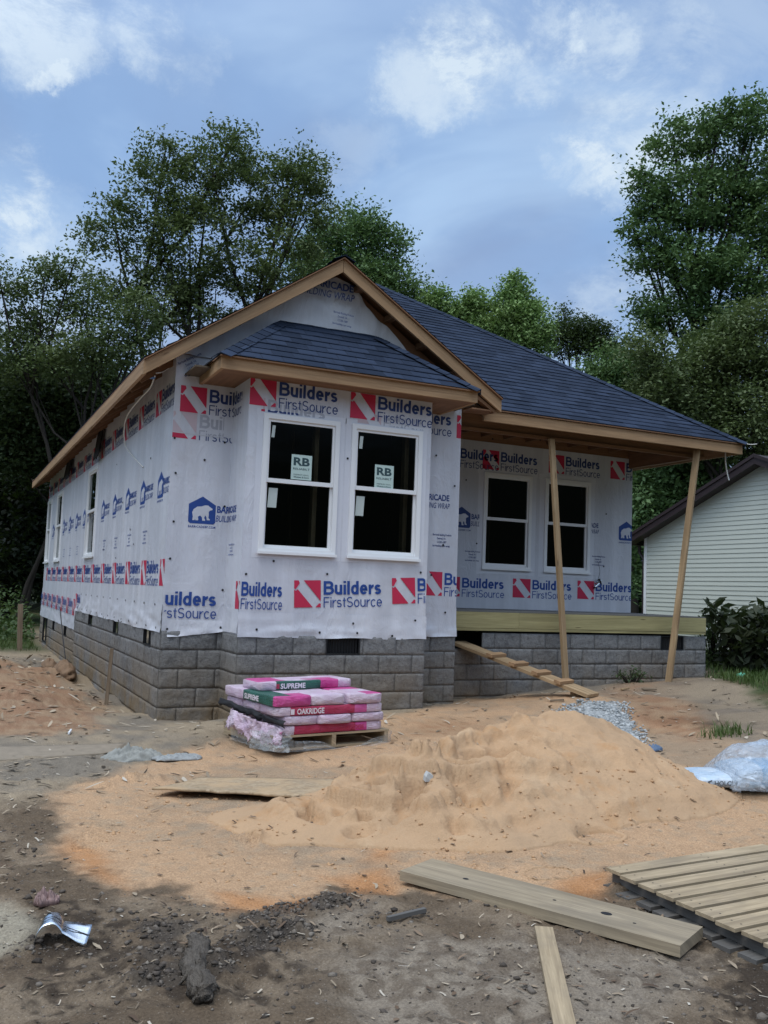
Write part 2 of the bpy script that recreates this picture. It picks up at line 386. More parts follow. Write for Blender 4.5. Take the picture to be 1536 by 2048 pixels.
def shingle_mat():
    t = NT('slate_blue_shingle'); uv = t.coord('UV')
    br = t.N('TexBrick', offset=.37, offset_frequency=2, squash=1.0); br.inputs['Color1'].default_value = (.014, .022, .042, 1); br.inputs['Color2'].default_value = (.036, .052, .092, 1); br.inputs['Mortar'].default_value = (.009, .011, .017, 1)
    br.inputs['Scale'].default_value = 1; br.inputs['Mortar Size'].default_value = .0035; br.inputs['Brick Width'].default_value = .235; br.inputs['Row Height'].default_value = .142; br.inputs['Bias'].default_value = -.15
    t.L(uv, br.inputs[0])
    c = t.mix(t.ramp(t.noise(t.coord('UV'), 210, 2, .6), [(.4, 0.0), (.75, .5)]), br.outputs[0], (.05, .068, .11))
    c = t.mix(t.ramp(t.noise(t.coord('UV', (.8, .8, 1)), 1.2, 4, .6), [(.35, 0.0), (.75, .35)]), c, (.015, .020, .031))
    nb = t.bump(br.outputs['Fac'], -.35, .006); nb = t.bump(t.noise(t.coord('UV'), 260, 2), .25, .004, nb)
    return t.fin(c, .93, nb, .12)
M['shingle'] = shingle_mat()

def leaf_mat(name, a, b, c2=None, trans=.28):
    t = NT(name); isl = t.rnd(); v = t.coord('Object')
    col = t.mix(t.math('MULTIPLY_ADD', isl, .6, .2), a, b)
    big = t.noise(v, .55, 4, .6)
    col = t.mix(t.ramp(big, [(.42, 0.0), (.68, .75)]), col, c2 or tuple(x * 1.5 for x in b))
    t.put(t.b.inputs['Base Color'], col); t.b.inputs['Roughness'].default_value = .55; t.b.inputs['Specular IOR Level'].default_value = .3
    tr = t.N('BsdfTranslucent'); t.L(t.mix(.5, col, (.10, .16, .02)), tr.inputs[0])
    mx = t.N('MixShader'); mx.inputs[0].default_value = trans; t.L(t.b.outputs[0], mx.inputs[1]); t.L(tr.outputs[0], mx.inputs[2]); t.L(mx.outputs[0], t.out.inputs[0])
    return t.mat
def bark_mat():
    t = NT('bark'); v = t.coord('Object', (1, 1, .25)); n = t.noise(v, 9, 6, .65)
    return t.fin(t.mix(n, (.022, .018, .016), (.062, .054, .047)), .9, t.bump(n, .6, .03), .15)
M['bark'] = bark_mat()
# ------------------------------------------------------------------ ground
CP = np.array([(0, -.05, 0), (.6, -.1, -.04), (.7, -.65, .10), (1.8, -.65, .12), (2.86, -.65, .11), (3.6, -.05, .05), (4.1, .35, .09), (5.0, .3, .15), (5.6, .3, .215), (6.6, .3, .26), (7.9, .3, .34), (8.6, 1, .40),
               (-.1, 1.5, -.11), (-.1, 3.9, -.17), (-.1, 6.8, -.16), (-.1, 9.5, -.12), (-.1, 12.8, -.10), (-1.2, 2.2, .04), (-1.6, 4.2, .10), (-1.5, 7, .06), (-2.8, 4, .06), (-4, 7, .05), (-3, 11, .0), (-6, 3, .0),
               (-2, -10, 0), (0, -7, 0), (2, -7.5, 0), (4, -7, .03), (-2, -4, 0), (-4, -3, 0), (-4, -7, 0), (0, -3, .0), (2, -2.2, .06), (4, -2.6, .08), (6, -3.5, .12), (6.2, -1.2, .20), (5.2, -1.1, .13),
               (8.3, -1.0, .33), (9.5, -1.0, .40), (10, -3, .28), (12, 2, .42), (12, -6, .2), (13, 8, .3), (20, 0, .4), (20, -15, .1), (-15, 0, 0), (-15, 15, .0), (5, 25, 0), (-8, -15, 0), (8, -14, .05)], float)
def base_h(x, y):
    num = 0; den = 0
    for cx, cy, cz in CP:
        w = 1 / ((x - cx) ** 2 + (y - cy) ** 2 + .12) ** 1.7; num = num + w * cz; den = den + w
    return num / den
def zpoly(pts, z=0.0): return [at_z(px, py, z)[:2] for px, py in pts]
SAND = zpoly([(300, 1512), (215, 1545), (100, 1600), (128, 1640), (112, 1690), (150, 1752), (235, 1790), (330, 1788), (415, 1822), (520, 1838), (640, 1800), (700, 1772), (790, 1760), (860, 1790), (960, 1800), (1090, 1798), (1180, 1780), (1235, 1800), (1220, 1740)], 0) + \
       [at_z(1560, 1700, .03)[:2], at_z(1680, 1560, .1)[:2], at_z(1640, 1452, .18)[:2], at_z(1400, 1448, .17)[:2], at_z(1290, 1440, .15)[:2], at_z(1150, 1400, .12)[:2], at_z(930, 1398, .08)[:2], at_z(850, 1425, .08)[:2], at_z(770, 1440, .06)[:2], at_z(600, 1490, .02)[:2], at_z(430, 1490, 0)[:2]]
RUST = [zpoly(p, .0) for p in ([(130, 1670), (215, 1690), (260, 1790), (170, 1760), (120, 1700)], [(420, 1790), (560, 1800), (640, 1790), (600, 1840), (450, 1830)], [(650, 1750), (760, 1740), (800, 1790), (690, 1790)], [(1090, 1760), (1220, 1740), (1230, 1800), (1120, 1800)], [(720, 1690), (830, 1690), (800, 1720), (720, 1720)])]
CLAY = [[at_z(px, py, .17)[:2] for px, py in p] for p in ([(1215, 1398), (1290, 1370), (1372, 1372), (1385, 1410), (1440, 1448), (1400, 1470), (1300, 1450), (1240, 1440)],
        [(-60, 1300), (60, 1305), (150, 1330), (215, 1385), (205, 1425), (80, 1440), (-60, 1435)], [(820, 1430), (930, 1428), (1000, 1440), (930, 1452), (830, 1450)], [(1060, 1440), (1180, 1450), (1150, 1470), (1040, 1455)])]
GRAVELLY = [at_z(px, py, .27)[:2] for px, py in [(1255, 1385), (1330, 1362), (1420, 1320), (1480, 1312), (1560, 1390), (1700, 1480), (1560, 1470), (1440, 1440), (1390, 1400)]]
GRASSZ = [[at_z(px, py, .36)[:2] for px, py in [(1400, 1318), (1420, 1352), (1500, 1378), (1560, 1400), (1900, 1460), (2100, 1300), (1700, 1240), (1420, 1260)]]]
LEFTG = zpoly([(-200, 1470), (330, 1440), (440, 1470), (330, 1520), (210, 1560), (100, 1610), (-200, 1640)])
CRACK = zpoly([(-60, 1810), (60, 1825), (85, 1870), (75, 1905), (-40, 1930)])
GR1 = zpoly([(850, 1880), (1330, 1880), (1420, 1930), (1300, 2048), (1180, 2100), (760, 2100), (640, 2000), (690, 1900)])
GR2 = zpoly([(560, 1840), (730, 1810), (700, 1860), (560, 1880)])

def rough_mask(x, y):
    """1 on the dark trampled soil in front, 0 on sand"""
    sd_ = sdist(SAND, x, y) + .10 * fbm(x * 3, y * 3, 5, 4) + .03 * fbm(x * 13, y * 13, 6, 2)
    return sstep(.05, -.08, sd_) * sstep(-1.2, -2.6, y)
LUMPS = [(at_z(px, py)[0], at_z(px, py)[1], rx, ry, h) for px, py, rx, ry, h in
         [(565, 1830, .10, .06, .035), (620, 1815, .12, .06, .045), (680, 1800, .10, .06, .03), (510, 1850, .10, .06, .025), (535, 1880, .16, .07, .035), (585, 1865, .12, .07, .035), (500, 1895, .12, .07, .03), (320, 1915, .12, .09, .04), (310, 1960, .14, .09, .04), (430, 1935, .12, .08, .035),
          (330, 1860, .16, .1, .02), (1010, 1800, .2, .1, .02), (500, 1685, .11, .08, .05), (1250, 1780, .2, .12, .02), (760, 1840, .2, .1, .02), (90, 1900, .15, .1, .03), (280, 1560, .22, .1, .06), (200, 1575, .15, .1, .03)]]
RB = at_t(1184, 1410, 10.7)            # foot of the plank ramp, on a low hump
TT = at_z(190, 1668)
def gh(x, y):
    x = np.asarray(x, float); y = np.asarray(y, float)
    h = base_h(x, y)
    near = sstep(14, 6, np.hypot(x - 0, y + 4))
    h = h + .028 * fbm(x * .9, y * .9, 1, 3)
    m = rough_mask(x, y)
    rid = 1 - np.abs(fbm(x * 3.2, y * 3.2, 2, 4))
    h = h + near * (m * (.022 * fbm(x * 6, y * 6, 3, 4) + .028 * (rid - .8)) + (1 - m) * .010 * fbm(x * 5, y * 5, 4, 4))
    h = h + near * (.3 + .7 * m) * (.009 * fbm(x * 21, y * 21, 9, 4, .6) + .004 * fbm(x * 55, y * 55, 10, 2))
    for cx, cy, rx, ry, a in LUMPS:
        q = ((x - cx) / rx) ** 2 + ((y - cy) / ry) ** 2
        h = h + 1.1 * a * np.exp(-q * 1.1) * np.clip(.6 + .9 * fbm(x * 10, y * 10, 31, 4) + .8 * fbm(x * 28, y * 28, 34, 3), .1, 1.5)
    q = ((x - RB[0]) / 1.15) ** 2 + ((y - RB[1]) / .95) ** 2; h = h + .15 * np.exp(-q)
    # tyre tread pressed into the sand
    tx, ty = x - TT[0], y - TT[1]; u = tx * .35 + ty * .94; w = tx * .94 - ty * .35
    h = h - .012 * sstep(.34, .26, np.abs(u)) * sstep(.09, .07, np.abs(w)) * (np.sin(u * 88 + np.abs(w) * 60) > .1)
    # clay humps by the porch and along the left wall
    for cx, cy, rx, ry, a in ((6.55, -.35, .9, .5, .07), (7.6, -.9, .9, .6, .08), (-1.3, 1.6, .8, 1.1, .10), (-2.2, 5.5, 1.2, 1.5, .08), (-.55, 5.2, .35, .9, .10), (4.0, -.3, .8, .3, .05)):
        q = ((x - cx) / rx) ** 2 + ((y - cy) / ry) ** 2
        h = h + a * np.exp(-q) * (1 + .5 * fbm(x * 5, y * 5, 33, 4))
    return h
def gz(x, y): return float(gh(np.array([x]), np.array([y]))[0])
def on_ground(px, py, n=8):
    z = 0.0
    for _ in range(n):
        p = at_z(px, py, z); z = gz(p[0], p[1])
    return np.array([p[0], p[1], z])

def lines(a, b, step, far_a, far_b, g=1.14):
    core = np.arange(a, b, step); lo, hi = [], []
    s, v = step, a
    while v > far_a: s *= g; v -= s; lo.append(v)
    s, v = step, core[-1]
    while v < far_b: s *= g; v += s; hi.append(v)
    return np.array(lo[::-1] + list(core) + hi)
def lerp(a, b, t): return a + (np.asarray(b) - a) * t[..., None]
def build_ground():
    xs = lines(-2.9, 3.2, .0125, -420, 420, 1.06); ys = lines(-7.55, -4.0, .0125, -60, 600, 1.03)
    X, Y = np.meshgrid(xs, ys)
    Z = gh(X, Y)
    n1 = fbm(X * .8, Y * .8, 41, 4); n2 = fbm(X * 4, Y * 4, 42, 4); n3 = fbm(X * 18, Y * 18, 43, 3)
    soil = lerp(lerp(np.zeros(X.shape + (3,)) + (.135, .100, .070), (.23, .178, .128), sstep(-.25, .45, n2)), (.058, .044, .033), sstep(.05, .45, n1 + .5 * n3))
    c = soil
    g1 = sstep(-.12, .12, np.maximum(sdist(GR1, X, Y), sdist(GR2, X, Y)) + .2 * n2 + .08 * n3)
    c = lerp(c, lerp(np.zeros(X.shape + (3,)) + (.28, .237, .19), (.155, .125, .098), sstep(-.1, .4, n3 + n2 * .6)), g1 * .85)
    lf = sstep(-.3, .3, sdist(LEFTG, X, Y) + .4 * n1 + .15 * n2)
    tan = lerp(np.zeros(X.shape + (3,)) + (.33, .265, .19), (.215, .185, .15), sstep(-.3, .4, n1 + .6 * n2))
    c = lerp(c, tan, np.maximum(lf, sstep(-2.4, -1.2, Y + .5 * n1)))
    cr = sstep(-.05, .08, sdist(CRACK, X, Y) + .08 * n2); c = lerp(c, (.36, .32, .25), cr * .85)
    n4 = fbm(X * 9, Y * 9, 46, 4); sd_ = sdist(SAND, X, Y) + .13 * n2 + .09 * n4 + .07 * n3
    sand = lerp(np.zeros(X.shape + (3,)) + (.50, .325, .198), (.42, .282, .178), sstep(-.2, .4, n1 + .7 * n2))
    sand = lerp(sand, (.36, .265, .18), sstep(.10, .5, n3 + .5 * n2) * .6); sand = lerp(sand, (.30, .235, .17), sstep(.05, .4, n1 + .6 * n4) * .55)
    c = lerp(c, sand, sstep(-.09, .13, sd_))
    for cx, cy, rx, ry, a in LUMPS[:11]: c = lerp(c, (.075, .064, .055), .8 * sstep(1.2, .3, ((X - cx) / rx) ** 2 + ((Y - cy) / ry) ** 2 + .9 * n4))
    for p in RUST: c = lerp(c, (.47, .22, .09), sstep(-.06, .12, sdist(p, X, Y) + .10 * n2) * .75)
    for p in CLAY: c = lerp(c, lerp(np.zeros(X.shape + (3,)) + (.30, .155, .085), (.37, .235, .14), sstep(-.2, .3, n2 + .5 * n3)), sstep(-.2, .25, sdist(p, X, Y) + .35 * n2 + .1 * n3) * .72)
    c = lerp(c, lerp(np.zeros(X.shape + (3,)) + (.28, .225, .165), (.19, .16, .13), sstep(-.2, .3, n2)), sstep(-.2, .2, sdist(GRAVELLY, X, Y) + .25 * n2) * .8)
    gr = sstep(-.15, .15, sdist(GRASSZ[0], X, Y) + .25 * n2)
    gr = np.maximum(gr, sstep(9.5, 12, Y + .8 * n1) * sstep(.6, -.6, X))
    gr = np.maximum(gr, sstep(10.5, 12.5, X + n1)); gr = np.maximum(gr, sstep(16, 20, Y)); gr = np.maximum(gr, sstep(-7, -10, X))
    c = lerp(c, lerp(np.zeros(X.shape + (3,)) + (.05, .075, .028), (.10, .085, .045), sstep(-.1, .5, n2)), gr)
    c = c * (1 + .12 * n3[..., None])
    A = np.concatenate([np.clip(c, .01, .9), np.ones(X.shape + (1,))], -1)
    t = NT('site_ground'); at = t.N('VertexColor', layer_name='soil'); v = t.coord('Object')
    col = t.mix(t.ramp(t.noise(v, 95, 4, .7), [(.36, 0.0), (.66, 1.0)]), t.mix(1.0, at.outputs[0], (.74, .72, .70), 'MULTIPLY'), t.mix(1.0, at.outputs[0], (1.19, 1.18, 1.16), 'MULTIPLY'))
    col = t.mix(t.math('MULTIPLY', t.ramp(t.voro(v, 62), [(.10, 1.0), (.2, 0.0)]), .55), col, t.mix(.5, at.outputs[0], (.42, .38, .33)))
    col = t.mix(t.math('MULTIPLY', t.ramp(t.voro(t.coord('Object', loc=(3, 1, 0)), 38), [(.08, 1.0), (.16, 0.0)]), .6), col, (.055, .045, .038))
    nb = t.bump(t.noise(v, 28, 6, .7), .55, .03); nb = t.bump(t.noise(v, 120, 4, .7), .5, .008, nb)
    mat = t.fin(col, .95, nb, .12)
    o = link('ground', grid_mesh('ground', np.stack([X, Y, Z], -1), mat, True, {'soil': A.reshape(-1, 4)}))
    tag(o, 'bare building plot of dark soil and spilled sand around the unfinished house', 'ground', kind='structure')
build_ground()

# ------------------------------------------------------------------ sand heap
SP0, SP1 = np.array([-.45, -4.60]), np.array([3.25, -4.15])
PROF_S = np.array([-.04, .02, .08, .14, .19, .23, .29, .38, .48, .55, .61, .66, .71, .78, .86, .93, 1.0, 1.06])
PROF_H = np.array([.0, .06, .10, .13, .20, .27, .33, .365, .40, .46, .525, .555, .545, .47, .31, .15, .03, .0])
def pile_h(x, y):
    d = SP1 - SP0; L = np.hypot(*d); e = d / L; n = np.array([-e[1], e[0]])
    s = ((x - SP0[0]) * e[0] + (y - SP0[1]) * e[1]) / L; q = (x - SP0[0]) * n[0] + (y - SP0[1]) * n[1]
    q = q + .10 * fbm(x * 1.6, y * 1.6, 51, 3); s2 = s + .02 * fbm(x * 2.5, y * 2.5, 52, 3)
    H = np.interp(s2, PROF_S, PROF_H, 0, 0)
    wf = .45 + .65 * sstep(.02, .35, s) - .35 * sstep(.80, 1.02, s); wb = .5 + .55 * sstep(.1, .6, s)
    u = np.where(q < 0, -q / wf, q / wb)
    prof = np.clip(1 - u, 0, 1); prof = prof * (1.25 - .25 * prof); prof = np.where(u > .86, prof * sstep(1.0, .8, u) ** .5, prof)
    h = H * prof
    # slumped ledges and clods on the near flank, smooth on top
    led = 1 - np.abs(fbm(x * 2.6, y * 2.6, 53, 4)); act = sstep(.04, .12, h) * sstep(.75, .35, s) * sstep(1.05, .25, u)
    h = h + act * (.42 * (led - .80) + .09 * fbm(x * 8, y * 8, 54, 5, .58))
    st = .11; w = (h + .035 * fbm(x * 4, y * 4, 59, 3)) / st; fr_ = w - np.floor(w); h = h + act * .8 * (st * (np.floor(w) + sstep(.50, .92, fr_)) - st * w)
    h = h + sstep(.02, .1, h) * (.045 * fbm(x * 3.1, y * 3.1, 55, 4) + .016 * fbm(x * 7, y * 7, 57, 3) + .011 * fbm(x * 12, y * 12, 56, 4) + .005 * fbm(x * 34, y * 34, 58, 3))
    # boot prints pressed into the slope
    for px, py, r, dp in ((945, 1615, .085, .045), (1010, 1560, .05, .02), (1195, 1640, .09, .05), (1060, 1590, .06, .03), (1100, 1700, .07, .03), (860, 1600, .06, .03), (720, 1640, .06, .05)):
        c = at_z(px, py, .12); g = np.hypot((x - c[0]) / 1.5, y - c[1]) / r
        h = h - dp * np.exp(-g ** 3) + dp * .35 * np.exp(-((g - 1.25) / .3) ** 2)
    return h
def build_pile():
    xs = np.arange(-.9, 3.8, .0155); ys = np.arange(-6.0, -2.9, .0155); X, Y = np.meshgrid(xs, ys)
    h = pile_h(X, Y)
    Z = gh(X, Y) + np.where(h > .006, h, -.05 + h) 
    t = NT('heaped_sand'); v = t.coord('Object')
    c = t.mix(t.ramp(t.noise(v, 1.6, 5, .6), [(.36, 0.0), (.66, 1.0)]), (.53, .34, .20), (.45, .30, .185))
    c = t.mix(t.ramp(t.noise(v, 4.5, 5, .62), [(.55, 0.0), (.72, .6)]), c, (.47, .245, .105))
    c = t.mix(t.ramp(t.noise(v, 110, 4, .7), [(.38, 0.0), (.68, .35)]), c, (.38, .26, .16))
    c = t.mix(t.ramp(t.noise(v, 2.6, 5, .65), [(.56, 0.0), (.75, .5)]), c, (.60, .44, .29))
    nb = t.bump(t.noise(v, 26, 6, .7), .5, .03); nb = t.bump(t.noise(v, 130, 4, .7), .45, .007, nb)
    o = link('sand_pile', grid_mesh('sand_pile', np.stack([X, Y, Z], -1), t.fin(c, .96, nb, .1)))
    # drop the faces that lie wholly under the ground
    bm = bmesh.new(); bm.from_mesh(o.data); bm.verts.ensure_lookup_table()
    bad = (h <= .004).ravel(); bmesh.ops.delete(bm, geom=[f for f in bm.faces if all(bad[v_.index] for v_ in f.verts)], context='FACES')
    bm.to_mesh(o.data); bm.free()
    tag(o, 'big heap of orange sand with slumped ledges in the middle of the yard', 'sand heap')
    # small bluish gravel heap behind it
    xs = np.arange(2.6, 6.6, .03); ys = np.arange(-3.6, -.2, .03); X, Y = np.meshgrid(xs, ys)
    P = [at_z(px, py, .25)[:2] for px, py in [(1110, 1412), (1170, 1407), (1240, 1408), (1262, 1425), (1285, 1448), (1230, 1458), (1140, 1438)]]
    sd_ = sdist(P, X, Y) + .08 * fbm(X * 4, Y * 4, 61, 3)
    h = .06 * sstep(.0, .35, sd_) + .018 * fbm(X * 14, Y * 14, 62, 3) * sstep(0, .1, sd_) - .05 * sstep(.03, -.03, sd_)
    Z = gh(X, Y) + h + .008 - .25 * sstep(-.03, -.2, sd_)
    t = NT('crushed_stone'); v = t.coord('Object')
    c = t.ramp(t.voro(v, 42, out='Color'), [(.1, (.24, .255, .26)), (.5, (.33, .345, .35)), (.9, (.44, .45, .45))])
    vd = t.voro(v, 42); c = t.mix(t.ramp(vd, [(.35, 0.0), (.7, .45)]), c, (.2, .2, .2))
    c = t.mix(t.ramp(t.noise(v, 2.5, 4), [(.52, 0.0), (.7, .6)]), c, (.30, .225, .15))
    tag(link('gravel_pile', grid_mesh('gravel_pile', np.stack([X, Y, Z], -1), t.fin(c, .9, t.bump(vd, -.8, .02), .2))), 'low heap of pale bluish gravel at the foot of the plank ramp', 'gravel heap')
    r = np.random.default_rng(8); x = r.uniform(3.0, 6.2, 14000); y = r.uniform(-3.2, -.4, 14000); k = sdist(P, x, y) + .05 * fbm(x * 5, y * 5, 63, 3) > -.02 - .12 * r.uniform(0, 1, 14000) ** 3; STONES.append((x[k], y[k], gh(x[k], y[k]) + .06 * sstep(.0, .35, sdist(P, x[k], y[k]) + .08 * fbm(x[k] * 4, y[k] * 4, 61, 3)) + .008))
STONES = []
build_pile()
def surf(x, y):
    """top of ground or sand heap"""
    x = np.asarray(x, float); y = np.asarray(y, float); h = pile_h(x, y)
    return gh(x, y) + np.where(h > .006, h, 0)
def sz(x, y): return float(surf(np.array([x]), np.array([y]))[0])
# ------------------------------------------------------------------ the house
WM, BX0, BX1, BY, XP, YF, YW, YB = 3.595, .665, 2.857, -.60, 8.06, .395, 2.047, 13.7
FT = .92
house = empty('unfinished_house', (0, 0, 0), 'unfinished house in white printed house wrap on grey block foundation', 'house')

def block_wall(name, o, u, nrm, length, top, rows, holes=(), half0=False, amp=.014):
    """split-face block wall; o = bottom-less origin at the wall start, u along the wall, nrm outwards. holes: (s0, s1, z0, z1)"""
    u, nrm, o = np.array(u, float), np.array(nrm, float), np.array(o, float); V, F = [], []
    BH, BL, J = .2032, .4064, .0026
    nu, nv = 13, 8
    for r in range(rows):
        z1 = top - r * BH; z0 = z1 - BH
        s = -(BL / 2 if (r % 2 == 0) != half0 else 0)
        while s < length - .01:
            a, b = max(s, 0), min(s + BL, length); s += BL
            for h in holes:
                if z0 < h[3] - .05 and z1 > h[2] + .05:
                    if a >= h[0] - .01 and b <= h[1] + .01: a = b
                    elif a < h[1] < b and a >= h[0] - .01: a = h[1]
                    elif a < h[0] < b and b <= h[1] + .01: b = h[0]
                    elif a < h[0] and b > h[1]: b = h[0]
            if b - a < .03: continue
            ss = np.linspace(a + J, b - J, nu); zz = np.linspace(z0 + J, z1 - J, nv); SS, ZZ = np.meshgrid(ss, zz)
            sd = random.randint(0, 9999); px = SS * 9 + sd
            dsp = np.maximum(.006, amp * (.95 + fbm(px, ZZ * 9 + sd, 71, 3) * .9) + .005 * fbm(px * 4, ZZ * 36, 72, 2))
            edge = np.minimum(np.minimum(SS - ss[0], ss[-1] - SS), np.minimum(ZZ - zz[0], zz[-1] - ZZ)); dsp = dsp * (.6 + .4 * sstep(-.002, .012, edge))
            P = o + SS[..., None] * u + dsp[..., None] * nrm; P[..., 2] = ZZ
            b0 = sum(len(q) for q in V); V.append(P.reshape(-1, 3)); ix = np.arange(nu * nv).reshape(nv, nu) + b0
            q = np.stack([ix[:-1, :-1], ix[:-1, 1:], ix[1:, 1:], ix[1:, :-1]], -1).reshape(-1, 4)
            # sides back to the mortar
            ring = np.concatenate([ix[0, :], ix[1:, -1], ix[-1, -2::-1], ix[-2:0:-1, 0]])
            Q = V[-1][ring - b0] - (V[-1][ring - b0] - o) @ nrm[:, None] * nrm - nrm * .012
            r0 = b0 + nu * nv; V.append(Q); m = len(ring); k = np.arange(m)
            F.append(q); F.append(np.stack([ring, r0 + k, r0 + (k + 1) % m, ring[(k + 1) % m]], -1))
    V = np.concatenate(V); F = np.concatenate(F)
    nz = np.cross(u, (0, 0, 1.0)) @ nrm
    if nz < 0: F = F[:, ::-1]
    return link(name, quad_mesh(name, V, F, M['block'], False), house)
def mortar_sheet(o, u, length, z0, z1, holes=()):
    """flat joint face behind the blocks with real openings"""
    cells(holes_to_rects(length, z0, z1, holes), o, u, MORT)
def holes_to_rects(length, z0, z1, holes):
    xs = sorted({0, length, *[h[0] for h in holes], *[h[1] for h in holes]}); zs = sorted({z0, z1, *[h[2] for h in holes], *[h[3] for h in holes]})
    out = []
    for i in range(len(xs) - 1):
        for j in range(len(zs) - 1):
            cx, cz = (xs[i] + xs[i + 1]) / 2, (zs[j] + zs[j + 1]) / 2
            if zs[j] >= z0 - 1e-6 and zs[j + 1] <= z1 + 1e-6 and not any(h[0] < cx < h[1] and h[2] < cz < h[3] for h in holes): out.append((xs[i], xs[i + 1], zs[j], zs[j + 1]))
    return out
def cells(rects, o, u, mb, m=0):
    o, u = np.array(o, float), np.array(u, float)
    for a, b, z0, z1 in rects:
        P = [o + u * a, o + u * b, o + u * b, o + u * a]
        for p, z in zip(P, (z0, z0, z1, z1)): p[2] = z
        mb.poly(P, m)
MORT = MB()
# openings in the block: crawl-space vents and hatches (distance along wall from its start, z)
LV = [(.48, .906, .717, .92), (2.64, 3.05, .717, .92), (5.06, 5.5, .717, .92)]
LV2 = [(8.32, 8.74, .36, .56), (10.42, 10.84, .36, .56), (11.95, 12.95, .0, .56)]
BV = [(1.65 - BX0, 2.05 - BX0, .717, .92)]
PV = [(7.21 - WM, 7.63 - WM, .73, .935), (0, .63, .73, .935)]
# left wall, as two heights
block_wall('foundation_wall', (0, 0, 0), (0, 1, 0), (-1, 0, 0), 7.2, FT, 6, LV, False, .011)
block_wall('foundation_wall', (0, 7.2, 0), (0, 1, 0), (-1, 0, 0), 6.5, .56, 4, [(a - 7.2, b - 7.2, c, d) for a, b, c, d in LV2], True, .011)
block_wall('foundation_wall', (0, 0, 0), (1, 0, 0), (0, -1, 0), BX0 + .02, FT, 6)
block_wall('foundation_wall', (BX0, BY, 0), (0, 1, 0), (-1, 0, 0), -BY, FT, 5, (), False, .010)
block_wall('foundation_wall', (BX0, BY, 0), (1, 0, 0), (0, -1, 0), BX1 - BX0, FT, 5, BV)
block_wall('foundation_wall', (BX1 - .02, 0, 0), (1, 0, 0), (0, -1, 0), WM - BX1 + .02, FT, 5, (), True)
block_wall('foundation_wall', (WM, YF, 0), (1, 0, 0), (0, -1, 0), XP - WM, .935, 5, PV, True)
block_wall('foundation_wall', (XP, YF, 0), (0, 1, 0), (1, 0, 0), 13, .92, 5)
mortar_sheet((-.001, 0, 0), (0, 1, 0), 7.2, -.5, FT, LV); mortar_sheet((-.001, 7.2, 0), (0, 1, 0), 6.5, -.5, .56, [(a - 7.2, b - 7.2, max(c, .0), d) for a, b, c, d in LV2])
mortar_sheet((0, -.001, 0), (1, 0, 0), BX0, -.5, FT); mortar_sheet((BX0 - .001, BY, 0), (0, 1, 0), -BY, -.5, FT); mortar_sheet((BX0, BY - .001, 0), (1, 0, 0), BX1 - BX0, -.5, FT, BV)
mortar_sheet((BX1 - .006, BY, 0), (0, 1, 0), -BY, -.5, FT); mortar_sheet((BX1, -.001, 0), (1, 0, 0), WM - BX1, -.5, FT); mortar_sheet((WM - .006, 0, 0), (0, 1, 0), 2, -.5, FT)
mortar_sheet((WM, YF - .001, 0), (1, 0, 0), XP - WM, -.5, .935, PV); mortar_sheet((XP - .006, YF, 0), (0, 1, 0), 13.2, -.5, .92)
MORT.build('mortar', M['mortar'], house)
def vent(cx, cy, cz, u, nrm, w, h, slats=True):
    """black crawl-space vent with upright louvres"""
    u, nrm = np.array(u, float), np.array(nrm, float); c = np.array([cx, cy, cz], float); up = np.array([0, 0, 1.0]); mb = MB()
    o = c - u * w / 2 - up * h / 2 + nrm * .002
    for a, b, s, t in ((0, 0, w, .014), (0, h - .014, w, .014), (0, .014, .014, h - .028), (w - .014, .014, .014, h - .028)): mb.frame_box(o + u * a + up * b - nrm * .03, u * s, up * t, nrm * .04)
    mb.frame_box(o - nrm * .06, u * w, up * h, nrm * .006)
    vo = mb.build('foundation_vent', M['dark'], house)
    if slats:
        n = int(w / .032)
        for k in range(1, n):
            q = MB().frame_box(o + u * (w * k / n - .006) + up * .014 - nrm * .025, u * .010 + nrm * .012, up * (h - .028), nrm * .004 - u * .003); q.build('louvre', M['dark'], vo)
for a, b, c, d in LV: vent(0, (a + b) / 2, (c + d) / 2, (0, 1, 0), (-1, 0, 0), b - a, d - c, False)
for a, b, c, d in LV2: vent(0, (a + b) / 2, (c + d) / 2, (0, 1, 0), (-1, 0, 0), b - a, d - c, False)
vent(1.85, BY, .818, (1, 0, 0), (0, -1, 0), .40, .2)
vent(7.42, YF, .832, (1, 0, 0), (0, -1, 0), .42, .2)

